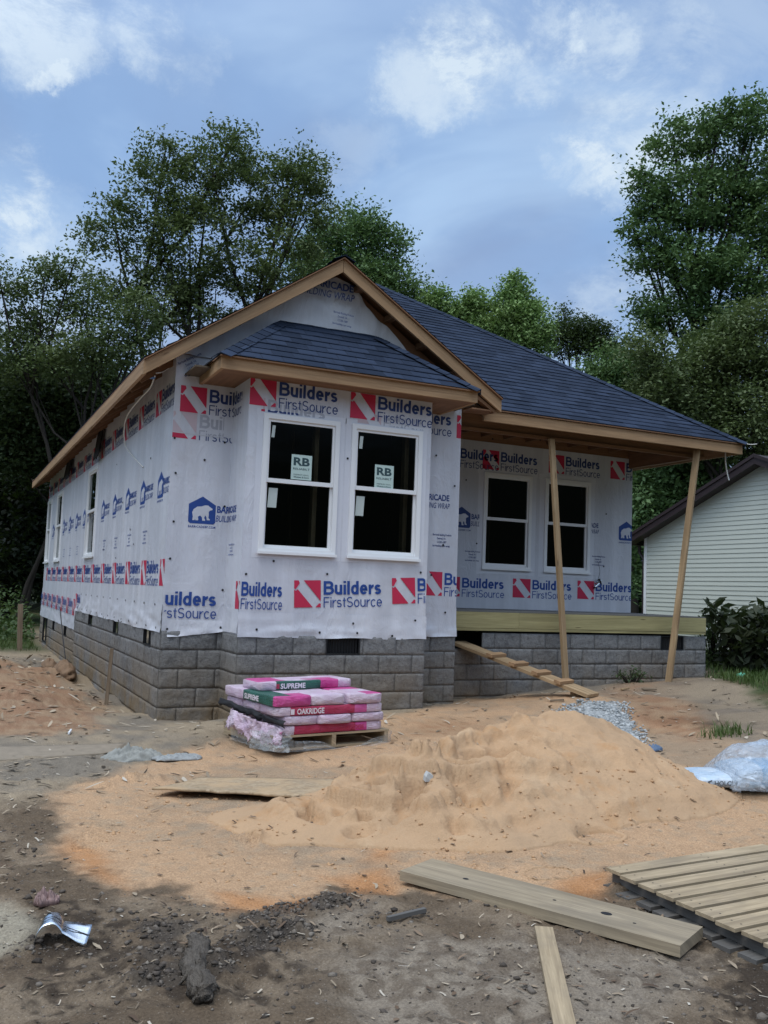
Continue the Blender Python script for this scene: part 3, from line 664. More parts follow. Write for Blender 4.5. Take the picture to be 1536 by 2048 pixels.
# ---- windows
def window(x0, x1, z0, z1, o, u, nrm, sticker=None, extras=()):
    """single-hung vinyl window. o + u*s is the wall line; nrm outwards"""
    o, u, nrm = np.array(o, float), np.array(u, float), np.array(nrm, float); up = np.array([0, 0, 1.0])
    def P(s, z, d): return o + u * s + up * z + nrm * d
    def bx(mb, s0, s1, a, b, d0, d1): mb.frame_box(P(s0, a, d0), u * (s1 - s0), up * (b - a), nrm * (d1 - d0))
    f = MB(); w = .052
    bx(f, x0, x0 + w, z0, z1, -.07, .024); bx(f, x1 - w, x1, z0, z1, -.07, .024); bx(f, x0 + w, x1 - w, z1 - w, z1, -.07, .024); bx(f, x0 + w, x1 - w, z0, z0 + .045, -.07, .024)
    wo = f.build('window', M['vinyl'], house, bevel=.004)
    s = MB(); bx(s, x0 - .012, x1 + .012, z0 - .018, z0 + .012, .0245, .045); s.build('sill', M['vinyl'], wo, bevel=.003)
    zm = (z0 + z1) / 2 + .005
    for nm, a, b, d in (('upper_sash', zm, z1 - w, .006), ('lower_sash', z0 + .045, zm + .035, -.020)):
        m = MB(); t = .026
        l, r = x0 + w + .001, x1 - w - .001
        bx(m, l, l + t, a, b, d - .028, d); bx(m, r - t, r, a, b, d - .028, d); bx(m, l + t, r - t, a, a + (.045 if nm == 'upper_sash' else .036), d - .028, d + (.006 if nm == 'upper_sash' else 0)); bx(m, l + t, r - t, b - .03, b, d - .028, d)
        m.build(nm, M['vinyl'], wo, bevel=.003)
        g = MB(); g.poly([P(l + t - .004, a + .02, d - .014), P(r - t + .004, a + .02, d - .014), P(r - t + .004, b - .02, d - .014), P(l + t - .004, b - .02, d - .014)]); g.build('pane', M['glass'], wo)
    return wo, P, zm
FR = ((0, 0, 0), (1, 0, 0), (0, -1, 0))
WINS = []
for (a, b) in ((.832, 1.708), (1.855, 2.739)): WINS.append(window(a, b, 1.79, 3.27, (0, BY, 0), (1, 0, 0), (0, -1, 0)))
for (a, b) in ((5.19, 6.065), (6.314, 7.20)): window(a, b, 1.83, 3.295, (0, YW, 0), (1, 0, 0), (0, -1, 0))
LW = [(5.43, 6.50), (10.43, 11.52), (12.72, 13.6)]
for (a, b) in LW: window(-b, -a, 1.81, 3.295, (0, 0, 0), (0, -1, 0), (-1, 0, 0))

# ---- wrapped walls with their openings
def wall(name, o, u, length, z0, z1, holes, mat, nrm, back=.10):
    u, nrm, o = np.array(u, float), np.array(nrm, float), np.array(o, float); mb = MB()
    cells(holes_to_rects(length, z0, z1, holes), o, u, mb)
    if np.cross(u, (0, 0, 1.0)) @ nrm < 0: mb.f = [f[::-1] for f in mb.f]
    w = mb.build(name, mat, house)
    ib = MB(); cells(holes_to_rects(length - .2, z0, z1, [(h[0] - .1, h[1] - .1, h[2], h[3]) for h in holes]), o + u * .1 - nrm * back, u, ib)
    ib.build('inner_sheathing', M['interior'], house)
    return w
wl = wall('house_wrap', (0, 0, 0), (0, 1, 0), YB, 1.20, 3.9, [(a + .01, b - .01, 1.815, 3.285) for a, b in LW], M['wrap'], (-1, 0, 0))
wf1 = wall('house_wrap', (0, 0, 0), (1, 0, 0), BX0, FT, 3.93, [], M['wrap'], (0, -1, 0), .03)
wbs = wall('house_wrap', (BX0, BY, 0), (0, 1, 0), -BY, FT, 3.66, [], M['wrap'], (-1, 0, 0), .03)
wb = wall('house_wrap', (BX0, BY, 0), (1, 0, 0), BX1 - BX0, 1.15, 3.70, [(.842 - BX0, 1.698 - BX0, 1.795, 3.26), (1.865 - BX0, 2.729 - BX0, 1.795, 3.26)], M['wrap'], (0, -1, 0))
wall('house_wrap', (BX1, BY, 0), (0, 1, 0), -BY, FT, 3.70, [], M['wrap'], (1, 0, 0), .03)
wf2 = wall('house_wrap', (BX1, 0, 0), (1, 0, 0), WM - BX1, FT, 3.80, [], M['wrap'], (0, -1, 0), .03)
wall('house_wrap', (WM, 0, 0), (0, 1, 0), YW, FT, 3.8, [], M['wrap'], (1, 0, 0), .03)
wp = wall('house_wrap', (WM, YW, 0), (1, 0, 0), XP - WM, 1.21, 3.76, [(5.20 - WM, 6.055 - WM, 1.835, 3.285), (6.324 - WM, 7.19 - WM, 1.835, 3.285)], M['wrap'], (0, -1, 0))
wall('house_wrap', (XP, YW, 0), (0, 1, 0), YB - YW, .92, 3.8, [], M['wrap'], (1, 0, 0))
wall('house_wrap', (0, YB, 0), (1, 0, 0), XP, .5, 3.8, [], M['wrap'], (0, 1, 0))
# flashing tape round the windows
TAPEW = plain('flashing_tape', (.66, .675, .74), .34, .06, 5, .25)
def tape(x0, x1, z0, z1, o, u, nrm, w, par):
    u, o, nrm = np.array(u, float), np.array(o, float), np.array(nrm, float); mb = MB()
    for k, (a, b, c, d) in enumerate(((x0 - w, x0 + .03, z0 - w, z1 + .02), (x1 - .03, x1 + w, z0 - w, z1 + .02), (x0 - w, x1 + w, z0 - w * .9, z0 + .02), (x0 - w * 1.2, x1 + w * 1.2, z1 - .02, z1 + w * .8))):
        P = [o + u * s_ + nrm * (.0008 + .0004 * k) for s_ in (a, b, b, a)]
        for p, z_ in zip(P, (c, c + .006, d, d - .005)): p[2] = z_
        mb.poly(P if np.cross(u, (0, 0, 1.0)) @ nrm > 0 else P[::-1])
    mb.build('flashing_tape', TAPEW, par)
for a_, b_ in ((.832, 1.708), (1.855, 2.739)): tape(a_, b_, 1.79, 3.27, (0, BY, 0), (1, 0, 0), (0, -1, 0), .065, wb)
for a_, b_ in ((5.19, 6.065), (6.314, 7.20)): tape(a_, b_, 1.83, 3.295, (0, YW, 0), (1, 0, 0), (0, -1, 0), .09, wp)
for a_, b_ in LW: tape(a_, b_, 1.81, 3.295, (0, 0, 0), (0, 1, 0), (-1, 0, 0), .08, wl)
# skirts: the lowest strip of wrap, slack and wrinkled, lapping over the block
def skirt(o, u, nrm, s0, s1, zt, zb, seed, amp=.008, lift=.012, slope=0.0):
    u, nrm, o = np.array(u, float), np.array(nrm, float), np.array(o, float)
    n = max(8, int((s1 - s0) / .025)); m = max(6, int((zt - zb) / .025)); s = np.linspace(s0, s1, n); v = np.linspace(0, 1, m); SS, VV = np.meshgrid(s, v)
    bot = zb + .012 * fbm(SS * 2.5, SS * 0, seed, 3) + slope * (SS - s0); ZZ = zt + (bot - zt) * VV
    fold = 1 - np.abs(fbm(SS * 1.1 + ZZ * 2.2, ZZ * 5.5 - SS * .4, seed + 1, 3)); d = .003 + lift * VV ** 1.5 + amp * VV * (1.6 * np.clip(fold - .72, 0, 1) * 3 + fbm(SS * 4, ZZ * 7, seed + 2, 3))
    P = o + SS[..., None] * u + d[..., None] * nrm; P[..., 2] = ZZ
    if np.cross(u, (0, 0, 1.0)) @ nrm > 0: P = P[:, ::-1]
    return link('wrap_skirt', grid_mesh('wrap_skirt', P, M['wrap']), house)
skirt((0, 0, 0), (0, 1, 0), (-1, 0, 0), -.012, 7.22, 1.205, .895, 81, .014)
skirt((0, 0, 0), (0, 1, 0), (-1, 0, 0), 7.2, 13.72, 1.205, .55, 84, .006)
skirt((0, 0, 0), (1, 0, 0), (0, -1, 0), .06, BX0 + .0, 1.04, .86, 87, .018, .014, .09)
skirt((BX0, BY, 0), (0, 1, 0), (-1, 0, 0), 0, -BY, 1.2, .93, 90, .004, .008)
skirt((0, BY, 0), (1, 0, 0), (0, -1, 0), BX0 - .01, BX1 + .01, 1.155, .895, 93, .017)
skirt((0, 0, 0), (1, 0, 0), (0, -1, 0), BX1 + .01, WM + .005, 1.25, .90, 96, .02)
# ---- floor, studs and dark inside
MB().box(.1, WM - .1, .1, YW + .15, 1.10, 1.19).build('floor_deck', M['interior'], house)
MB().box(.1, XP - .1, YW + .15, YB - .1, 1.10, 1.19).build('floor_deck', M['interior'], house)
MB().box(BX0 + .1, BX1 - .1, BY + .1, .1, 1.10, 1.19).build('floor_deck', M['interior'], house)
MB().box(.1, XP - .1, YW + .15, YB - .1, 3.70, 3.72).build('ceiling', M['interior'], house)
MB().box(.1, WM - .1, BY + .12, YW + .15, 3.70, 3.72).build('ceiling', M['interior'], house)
for px_, py_ in ((628, 980), (812, 900)):
    q_ = at_y(px_, py_, -.38); MB().box(q_[0] - .02, q_[0] + .03, -.40, -.31, 1.19, 3.70).build('wall_stud', M['pine'], house)
for x, y in ((1.11, .35), (1.52, 1.5), (2.5, .9), (2.28, 2.6), (3.0, 1.9), (5.6, 3.4), (6.05, 3.6), (6.9, 3.2), (6.5, 4.0)): MB().box(x, x + .038, y, y + .089, 1.19, 3.70).build('wall_stud', M['pine'], house)

# ---- roofs
def plane_z(p, q, r):
    p, q, r = (np.array(a, float) for a in (p, q, r)); n = np.cross(q - p, r - p)
    return lambda x, y: p[2] - (n[0] * (x - p[0]) + n[1] * (y - p[1])) / n[2]
def clip(poly, k, lim, keep_gt):
    out = []
    for i in range(len(poly)):
        a, b = poly[i], poly[(i + 1) % len(poly)]; ia = (a[k] >= lim) == keep_gt; ib = (b[k] >= lim) == keep_gt
        if ia: out.append(a)
        if ia != ib:
            t = (lim - a[k]) / (b[k] - a[k]); out.append((a[0] + (b[0] - a[0]) * t, a[1] + (b[1] - a[1]) * t))
    return out
def roof_plane(name, plan, zf, eave_dir, parent, exp_=.142, lip=.009, under=True, deck=.022, over=.018):
    """shingled plane in real overlapping courses. plan: xy polygon; eave_dir: xy direction of the eave (upslope to its left)"""
    e = np.array([*eave_dir, 0.0]); e /= np.linalg.norm(e)
    p0 = np.array([*plan[0], zf(*plan[0])]); up2 = np.array([-e[1], e[0]])
    q = p0[:2] + up2; v = np.array([q[0], q[1], zf(*q)]) - p0; v /= np.linalg.norm(v); n = np.cross(e, v)
    P2 = [(float((np.array([*a, zf(*a)]) - p0) @ e), float((np.array([*a, zf(*a)]) - p0) @ v)) for a in plan]
    vmin = min(b for a, b in P2); vmax = max(b for a, b in P2); mb = MB(); k = 0
    def W3(a, b, h): return p0 + e * a + v * b + n * h
    nrow = int(math.ceil((vmax - vmin) / exp_))
    for i in range(nrow):
        a0 = vmin + i * exp_; a1 = a0 + exp_
        pc = clip(clip(P2, 1, a0, True), 1, a1, False)
        if len(pc) < 3: continue
        # break the course into short runs so that its lower edge is not ruler-straight
        lo, hi = min(a for a, b in pc), max(a for a, b in pc); m = max(1, int((hi - lo) / .47)); cuts = [lo + (hi - lo) * j / m for j in range(m + 1)]
        for j in range(m):
            pr = clip(clip(pc, 0, cuts[j], True), 0, cuts[j + 1], False)
            if len(pr) < 3: continue
            jit = random.uniform(-.002, .003); wob = random.uniform(-.0015, .0015)
            H = lambda b: .003 + (lip + jit) * (1 - (b - a0) / exp_)
            top = [W3(a, b + (wob if b < a0 + 1e-4 else 0), H(b)) for a, b in pr]; mb.poly(top, 0, [(a + 20, b + 20 - vmin) for a, b in pr])
            for s in range(len(pr)):
                A, B = pr[s], pr[(s + 1) % len(pr)]
                if abs(A[1] - a0) < 1e-4 and abs(B[1] - a0) < 1e-4:
                    mb.poly([W3(A[0], A[1] + wob, H(A[1])), W3(A[0], A[1], -.001), W3(B[0], B[1], -.001), W3(B[0], B[1] + wob, H(B[1]))], 0, [(A[0] + 20, A[1] + 20)] * 4)
    ro = mb.build(name, M['shingle'], parent)
    if under:
        d = MB(); d.prism([np.array([*a, zf(*a) - .003]) for a in plan], (0, 0, -.014), 0); d.build('roof_deck', M['osb_dark'], ro)
    return ro
def hip_cap(name, a, b, w, parent, step=.142, rise=.012):
    """cap shingles folded over a hip or ridge from a up to b"""
    a, b = np.array(a, float), np.array(b, float); L = np.linalg.norm(b - a); d = (b - a) / L; n = int(L / step)
    s = np.cross(d, (0, 0, 1.0)); s /= np.linalg.norm(s); u = np.cross(s, d); mb = MB(); dz = w * .46
    for i in range(n):
        p = a + d * (i * step); q = p + d * (step * 1.25); h0, h1 = rise + .010, rise; j = random.uniform(-.004, .004)
        uvq = [(random.random() * 40, 3.03)] * 4
        for sg in (1, -1):
            P = [p + u * h0, p + s * (sg * w + j) + u * (h0 - dz), q + s * (sg * w + j) + u * (h1 - dz), q + u * h1]
            mb.poly(P if sg < 0 else P[::-1], 0, [(uvq[0][0], 3.03), (uvq[0][0] + .06, 3.03), (uvq[0][0] + .06, 3.11), (uvq[0][0], 3.11)])
            mb.poly([p + u * h0, p + s * (sg * w + j) + u * (h0 - dz), p + s * (sg * w + j) + u * (h0 - dz - .01), p + u * (h0 - .01)], 0, uvq)
    return mb.build(name, M['shingle'], parent)
EL, ER, OG = -.40, 3.99, -.33                      # gable eaves and the front of its rake
RX, RZ = 1.797, 5.256                              # gable ridge
ZE, ZL, ZR = 3.80, 3.755, 3.868
APX = (4.02, 4.46, 6.86); APB = (4.02, 9.32, 6.86)
fl_ = plane_z((EL, 0, ZL), (EL, 5, ZL), (RX, 0, RZ)); fr_ = plane_z((ER, 0, ZR), (ER, 5, ZR), (RX, 0, RZ))
ff_ = plane_z((4, .03, ZE), (8, .03, ZE), APX); fe_ = plane_z((8.45, 0, ZE), (8.45, 5, ZE), APX); fb_ = plane_z((4, 13.75, ZE), (8, 13.75, ZE), APB)
roof_plane('roof', [(EL, 13.75), (EL, OG), (RX, OG), (RX, 2.17), (4.02, 4.46), (4.02, 9.32)], fl_, (0, -1), house)
roof_plane('roof', [(ER, OG), (ER, .115), (RX, 2.15), (RX, OG)], fr_, (0, 1), house)
roof_plane('roof', [(3.93, .03), (8.45, .03), (4.02, 4.46), (1.80, 2.17)], ff_, (1, 0), house)
roof_plane('roof', [(8.45, .03), (8.45, 13.75), (4.02, 9.32), (4.02, 4.46)], fe_, (0, 1), house)
roof_plane('roof', [(8.45, 13.75), (EL, 13.75), (4.02, 9.32)], fb_, (-1, 0), house)
hip_cap('hip_cap', (8.47, .01, ZE), APX, .13, house); hip_cap('ridge_cap', (RX, OG - .015, RZ), (RX, 2.1, RZ), .13, house); hip_cap('ridge_cap', APX, APB, .13, house)
# bay roof
BE = -.93; bz = 3.755
q0, q1, q2, q3 = (.245, BE, bz), (3.30, BE, bz + .008), (2.33, -.004, 4.495), (1.17, -.004, 4.48)
fbay = plane_z(q0, q1, ((q2[0] + q3[0]) / 2, -.004, 4.4875)); fbl = plane_z(q0, (.245, -.004, bz), q3); fbr = plane_z(q1, (3.30, -.004, bz + .008), q2)
bay_roof = roof_plane('bay_roof', [q0[:2], q1[:2], q2[:2], q3[:2]], fbay, (1, 0), house)
roof_plane('side_slope', [(.245, -.004), q0[:2], q3[:2]], fbl, (0, -1), bay_roof); roof_plane('side_slope', [q1[:2], (3.30, -.004), q2[:2]], fbr, (0, 1), bay_roof)
hip_cap('hip_cap', q0, q3, .115, bay_roof); hip_cap('hip_cap', q1, q2, .115, bay_roof)
# drip of black underlay sagging past the left return of the bay roof
mb = MB(); mb.prism([(.215, -.62, 3.735), (.215, .0, 3.735), (.33, .0, 3.80), (.33, -.62, 3.80)], (0, 0, .012)); mb.prism([(.14, -.12, 3.70), (.14, .0, 3.69), (.22, .0, 3.745), (.22, -.3, 3.745)], (0, 0, .01)); mb.build('underlay_edge', M['felt'], bay_roof)

# ---- eaves, rakes and soffits
TK = .038
def fascia(p, q, h, nm='fascia', out=(0, -1, 0), mat='pine_warm', par=None):
    mb = MB(); p, q, out = np.array(p, float), np.array(q, float), np.array(out, float)
    mb.frame_box(p - np.array([0, 0, h]), q - p, out * TK, (0, 0, h)); return mb.build(nm, M[mat], par or house, bevel=.003)
fascia((EL + .0, OG + .06, ZL - .02), (EL, 13.72, ZL - .02), .135, out=(1, 0, 0))
for x in range(0): pass
# rafter tails and the sloping underside on the left eave
for k in range(24):
    y = .18 + k * .58
    if y > 13.6: break
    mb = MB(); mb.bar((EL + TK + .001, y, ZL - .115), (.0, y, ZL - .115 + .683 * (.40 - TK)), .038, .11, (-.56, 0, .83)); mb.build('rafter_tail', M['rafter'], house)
# barge boards of the front gable
def barge(x0, z0, x1, z1, nm='barge_board'):
    mb = MB(); h = .150; mb.prism([(x0, OG + .03, z0 - .022), (x1, OG + .03, z1 - .022), (x1, OG + .03, z1 - .022 - h), (x0, OG + .03, z0 - .022 - h)], (0, TK, 0)); 
    # wood grain runs along the board
    d = np.array([x1 - x0, z1 - z0]); d = d / np.linalg.norm(d)
    mb.uv = [[(mb.v[i][0] * d[0] + mb.v[i][2] * d[1] + 7 * x0, -mb.v[i][0] * d[1] + mb.v[i][2] * d[0] + mb.v[i][1]) for i in f] for f in mb.f]
    return mb.build(nm, M['pine_warm'], house, bevel=.003)
barge(EL, ZL, RX - .003, RZ); barge(ER, ZR, RX + .003, RZ)
for t in (.13, .33, .53, .74, .92):
    for (xa, za) in ((EL, ZL), (ER, ZR)):
        x = RX + (xa - RX) * t; z = RZ + (za - RZ) * t
        mb = MB(); mb.box(x - .045, x + .045, OG + .03 + TK + .001, .0, z - .125, z - .055); mb.build('lookout', M['rafter'], house)
# gable end sheathing with the wrap torn short of the rake
mb = MB(); mb.poly([(.0, .012, 3.7), (WM, .012, 3.7), (WM, .012, 3.99), (RX, .012, RZ - .06), (0, .012, 3.96)]); mb.build('gable_sheathing', M['osb_dark'], house)
gw = [(0, 3.93), (0.004, 3.95), (.62, 4.36), (1.05, 4.66), (1.36, 4.86), (1.62, 5.02), (1.82, 5.10), (1.98, 5.05), (2.12, 4.93), (2.22, 4.80), (2.36, 4.68), (2.52, 4.60), (2.66, 4.47), (2.80, 4.33), (2.95, 4.22), (3.15, 4.05), (3.35, 3.93), (WM, 3.86), (WM, 3.795), (BX1, 3.795), (BX1, 3.69), (BX0, 3.69), (BX0, 3.93)]
ng = 46
def build_gable_wrap():
    xs = np.linspace(0, WM, ng * 2); up_ = np.interp(xs, [p[0] for p in gw[:18]], [p[1] for p in gw[:18]]) + .012 * fbm(xs * 5, xs * 0, 101, 3)
    lo = np.where((xs > BX0) & (xs < BX1), 3.69, np.where(xs <= BX0, 3.925, 3.795)); v = np.linspace(0, 1, 30)
    X = np.repeat(xs[None], 30, 0); Z = lo + (up_ - lo) * v[:, None]
    fold = np.clip(1 - np.abs(fbm(X * 2.3 + Z, Z * 1.6 - X * .7, 102, 3)) - .72, 0, 1); edge = sstep(.28, .0, up_ - Z)
    Y = -.004 - .05 * fold - .012 * (fbm(X * 3, Z * 3, 103, 3) + .6) - edge * (.03 + .05 * np.abs(fbm(X * 7, Z * 2, 104, 2)))
    return link('gable_wrap', grid_mesh('gable_wrap', np.stack([X, Y, Z], -1), M['wrap_gable']), house)
gwo = build_gable_wrap()
# gable return at the right eave
fascia((ER, OG + .07, ZR - .02), (ER, .10, ZR - .02), .13, out=(-1, 0, 0))
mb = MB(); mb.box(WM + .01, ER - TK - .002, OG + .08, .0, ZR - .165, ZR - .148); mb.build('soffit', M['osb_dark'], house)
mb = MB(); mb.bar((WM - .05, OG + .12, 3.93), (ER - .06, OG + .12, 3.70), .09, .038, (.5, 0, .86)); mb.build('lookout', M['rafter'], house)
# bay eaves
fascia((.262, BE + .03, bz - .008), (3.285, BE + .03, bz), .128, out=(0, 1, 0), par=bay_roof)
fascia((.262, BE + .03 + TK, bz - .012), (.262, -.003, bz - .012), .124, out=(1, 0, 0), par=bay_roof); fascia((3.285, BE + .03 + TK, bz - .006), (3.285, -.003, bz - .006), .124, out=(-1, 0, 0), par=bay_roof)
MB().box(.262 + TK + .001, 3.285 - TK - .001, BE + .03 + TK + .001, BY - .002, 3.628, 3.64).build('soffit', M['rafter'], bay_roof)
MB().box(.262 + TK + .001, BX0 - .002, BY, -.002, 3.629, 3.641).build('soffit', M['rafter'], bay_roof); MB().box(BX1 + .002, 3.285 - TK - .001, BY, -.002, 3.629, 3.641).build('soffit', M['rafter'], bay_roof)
# porch eaves: front and right fascia, beam, joists
fascia((3.96, .055, ZE - .022), (8.43, .055, ZE - .022), .135, out=(0, 1, 0))
fascia((8.43, .055 + TK, ZE - .022), (8.43, 13.6, ZE - .022), .135, out=(-1, 0, 0))
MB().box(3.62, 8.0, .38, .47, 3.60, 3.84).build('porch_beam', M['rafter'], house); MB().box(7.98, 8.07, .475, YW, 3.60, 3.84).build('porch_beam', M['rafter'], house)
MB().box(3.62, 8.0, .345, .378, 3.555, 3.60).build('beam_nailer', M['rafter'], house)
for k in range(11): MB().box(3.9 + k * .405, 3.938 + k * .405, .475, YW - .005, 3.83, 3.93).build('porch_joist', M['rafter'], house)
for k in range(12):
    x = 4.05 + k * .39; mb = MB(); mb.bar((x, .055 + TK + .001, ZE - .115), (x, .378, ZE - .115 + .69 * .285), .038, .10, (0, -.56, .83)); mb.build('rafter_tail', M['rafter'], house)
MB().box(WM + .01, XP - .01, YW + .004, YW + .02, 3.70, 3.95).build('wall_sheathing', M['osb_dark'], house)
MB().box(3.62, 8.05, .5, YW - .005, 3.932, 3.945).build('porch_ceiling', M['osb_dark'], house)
# porch deck
mb = MB(); mb.box(WM + .004, 4.76, YF - .040, YF - .004, 1.0, 1.203); mb.build('band_board', M['treated'], house, bevel=.003)
mb = MB(); mb.box(4.763, XP - .03, YF - .040, YF - .004, 1.0, 1.203); mb.build('band_board', M['treated'], house, bevel=.003)
MB().box(WM + .004, XP - .03, YF - .034, YF + .1, .962, .998).build('sill_plate', M['treated'], house, bevel=.002)
MB().box(WM + .004, XP - .02, YF - .02, YW - .005, 1.204, 1.222).build('porch_floor', M['mortar'], house)
MB().box(XP - .066, XP - .03, YF - .003, YW, 1.0, 1.203).build('band_board', M['treated'], house)
MB().box(WM + .004, WM + .02, YF - .003, YW, .4, 1.2).build('crawl_dark', M['dark'], house)  # black sheets behind the opening stand in for the crawl-space shade
MB().box(WM + .02, XP - .07, YF + .5, YF + .52, .3, 1.0).build('crawl_dark', M['dark'], house)
# black felt hanging under the left eave
for y0, y1, zb in ((4.9, 5.5, 3.37), (8.85, 9.75, 3.47)):
    n = 14; V = np.zeros((10, n, 3)); yy = np.linspace(y0, y1, n)
    for i, v in enumerate(np.linspace(0, 1, 10)):
        V[i, :, 0] = -.04 - .05 * v - .012 * np.sin(yy * 40); V[i, :, 1] = yy + .05 * v; V[i, :, 2] = 3.86 - (3.86 - zb) * v + (.02 * np.sin(yy * 23) if v == 1 else 0)
    fo = link('hanging_felt', grid_mesh('hanging_felt', V, M['felt']), house); sm = fo.modifiers.new('thickness', 'SOLIDIFY'); sm.thickness = .004
# ------------------------------------------------------------------ printing on the wrap
def text_geo(s, size=1.0, bold=0.0, shear=0.0, spacing=1.0, align='LEFT', res=3):
    """flat filled text as (verts, faces) in its own xy plane"""
    c = bpy.data.curves.new('t', 'FONT'); c.body = s; c.size = size; c.offset = bold; c.shear = shear; c.space_character = spacing; c.align_x = align; c.resolution_u = res; c.fill_mode = 'FRONT'
    o = bpy.data.objects.new('t', c); COL.objects.link(o)
    dg = bpy.context.evaluated_depsgraph_get(); me = bpy.data.meshes.new_from_object(o.evaluated_get(dg))
    v = [tuple(q.co) for q in me.vertices]; f = [tuple(p.vertices) for p in me.polygons]
    bpy.data.objects.remove(o); bpy.data.curves.remove(c); bpy.data.meshes.remove(me)
    return v, f

def arc(cx, cy, rx, ry, a0, a1, n=9): return [(cx + rx * math.cos(R(a)), cy + ry * math.sin(R(a))) for a in np.linspace(a0, a1, n)]
def glyph(ch, w):
    """grotesque letters as centre-line strokes for cap height 1 and stroke width w: (advance, strokes)"""
    h = w / 2; X = .73; k = w * .25
    yu = X / 2 + (X / 2 - h) / 2; yl = X / 2 - (X / 2 - h) / 2; ry = (X / 2 - h) / 2
    if ch == 'B': m = .525; return .70, [[(h, 0), (h, 1)], [(w, 1 - h), (.40, 1 - h)] + arc(.40, (1 - h + m) / 2, .24 - h + k, (1 - h - m) / 2, 90, -90) + [(w, m)], [(.40, m)] + arc(.40, (m + h) / 2, .29 - h + k, (m - h) / 2, 88, -90) + [(w, h)]]
    if ch == 'F': return .58, [[(h, 0), (h, 1)], [(w, 1 - h), (.58, 1 - h)], [(w, .52), (.52, .52)]]
    if ch == 'S': a = .27; b = (.5 - h) / 2; return .64, [arc(.32, .5 + b, .30 - h, b, 28, 270, 14) + arc(.32, .5 - b, .32 - h, b, 88, -155, 14)]
    if ch == 'u': return .54, [[(h, X), (h, .25)] + arc(.27, .26, .27 - h, .26 - h, 180, 350), [(.54 - h, 0), (.54 - h, X)]]
    if ch == 'i': return w, [[(h, 0), (h, X)], [(h, .86), (h, 1)]]
    if ch == 'l': return w, [[(h, 0), (h, 1)]]
    if ch == 'd': return .56, [arc(.285, X / 2, .285 - h, X / 2 - h + .005, 20, 340, 20), [(.56 - h, 0), (.56 - h, 1)]]
    if ch == 'e': return .56, [[(w, X / 2 - .0), (.56 - h, X / 2)] + arc(.28, X / 2, .28 - h, X / 2 - h + .01, 6, 322, 20)]
    if ch == 'r': return .34, [[(h, 0), (h, X)], arc(.36, .40, .36 - w, .33 - h, 172, 84, 8)]
    if ch == 's': return .50, [arc(.25, yu, .235 - h, ry, 24, 270, 12) + arc(.25, yl, .25 - h, ry, 86, -158, 12)]
    if ch == 't': return .31, [[(.10 + h, .92), (.10 + h, .17)] + arc(.10 + h + .10, .17, .10, .17 - h, 180, 275, 6), [(0, X - h), (.10, X - h)], [(.10 + w, X - h), (.31, X - h)]]
    if ch == 'o': return .56, [arc(.28, X / 2, .28 - h, X / 2 - h + .01, 0, 360, 24)]
    if ch == 'c': return .52, [arc(.28, X / 2, .28 - h, X / 2 - h + .01, 42, 318, 18)]
    return .3, []
def ribbon_quads(pts, h):
    P = np.array([p for i, p in enumerate(pts) if i == 0 or math.dist(p, pts[i - 1]) > .02], float); closed = np.allclose(P[0], P[-1]) and len(P) > 3; d = np.diff(P, axis=0); d /= np.linalg.norm(d, axis=1, keepdims=True) + 1e-12; n = np.stack([-d[:, 1], d[:, 0]], 1)
    m = np.zeros_like(P); m[0] = n[0]; m[-1] = n[-1]
    for i in range(1, len(P) - 1): q = n[i - 1] + n[i]; m[i] = q / max(.25, (q @ n[i]))
    if closed: q = n[0] + n[-1]; m[0] = m[-1] = q / max(.25, q @ n[0])
    A, B = P + m * h, P - m * h
    return [(A[i], B[i], B[i + 1], A[i + 1]) for i in range(len(P) - 1)]
class Print:
    def __init__(s): s.v, s.f, s.m = [], [], []
    def poly(s, pts, m, z=0.0):
        b = len(s.v); s.v += [(x, y, z) for x, y in pts]; s.f.append(tuple(range(b, b + len(pts)))); s.m.append(m); return s
    def text(s, t, x, y, h, m, w=None, **kw):
        """cap height h; squeezed to width w if given"""
        v, f = text_geo(t, **kw)
        hh = max(q[1] for q in text_geo('B', **{k: a for k, a in kw.items() if k != 'align'})[0]); x0 = min(q[0] for q in v); x1 = max(q[0] for q in v); k = h / hh; kx = k if w is None else w / (x1 - x0)
        b = len(s.v); s.v += [(x + (q[0] - x0) * kx, y + q[1] * k, 0.0) for q in v]; s.f += [tuple(i + b for i in p) for p in f]; s.m += [m] * len(f); return s
    def grot(s, t, x, y, h, m, w, weight, gap=.10):
        xs = 0; qs = []
        for ch in t:
            adv, st = glyph(ch, weight)
            for j, p in enumerate(st): qs += [([(q[0] + xs, q[1]) for q in quad], j) for quad in ribbon_quads(p, weight / 2)]
            xs += adv + gap
        k = w / (xs - gap)
        for quad, j in qs: s.poly([(x + q[0] * k, y + q[1] * h) for q in quad], m, j * .0002)
        return s
    def mesh(s, name, mats, x0=None, x1=None, y0=None, y1=None):
        me = bpy.data.meshes.new(name); me.from_pydata(s.v, [], s.f)
        for q in mats: me.materials.append(q)
        me.polygons.foreach_set('material_index', s.m); me.update()
        if any(q is not None for q in (x0, x1, y0, y1)):
            bm = bmesh.new(); bm.from_mesh(me)
            for lim, co, no in ((x0, lambda l: (l, 0, 0), (-1, 0, 0)), (x1, lambda l: (l, 0, 0), (1, 0, 0)), (y0, lambda l: (0, l, 0), (0, -1, 0)), (y1, lambda l: (0, l, 0), (0, 1, 0))):
                if lim is None: continue
                bmesh.ops.bisect_plane(bm, geom=bm.verts[:] + bm.edges[:] + bm.faces[:], plane_co=co(lim), plane_no=no, clear_outer=True)
            bm.to_mesh(me); bm.free()
        return me
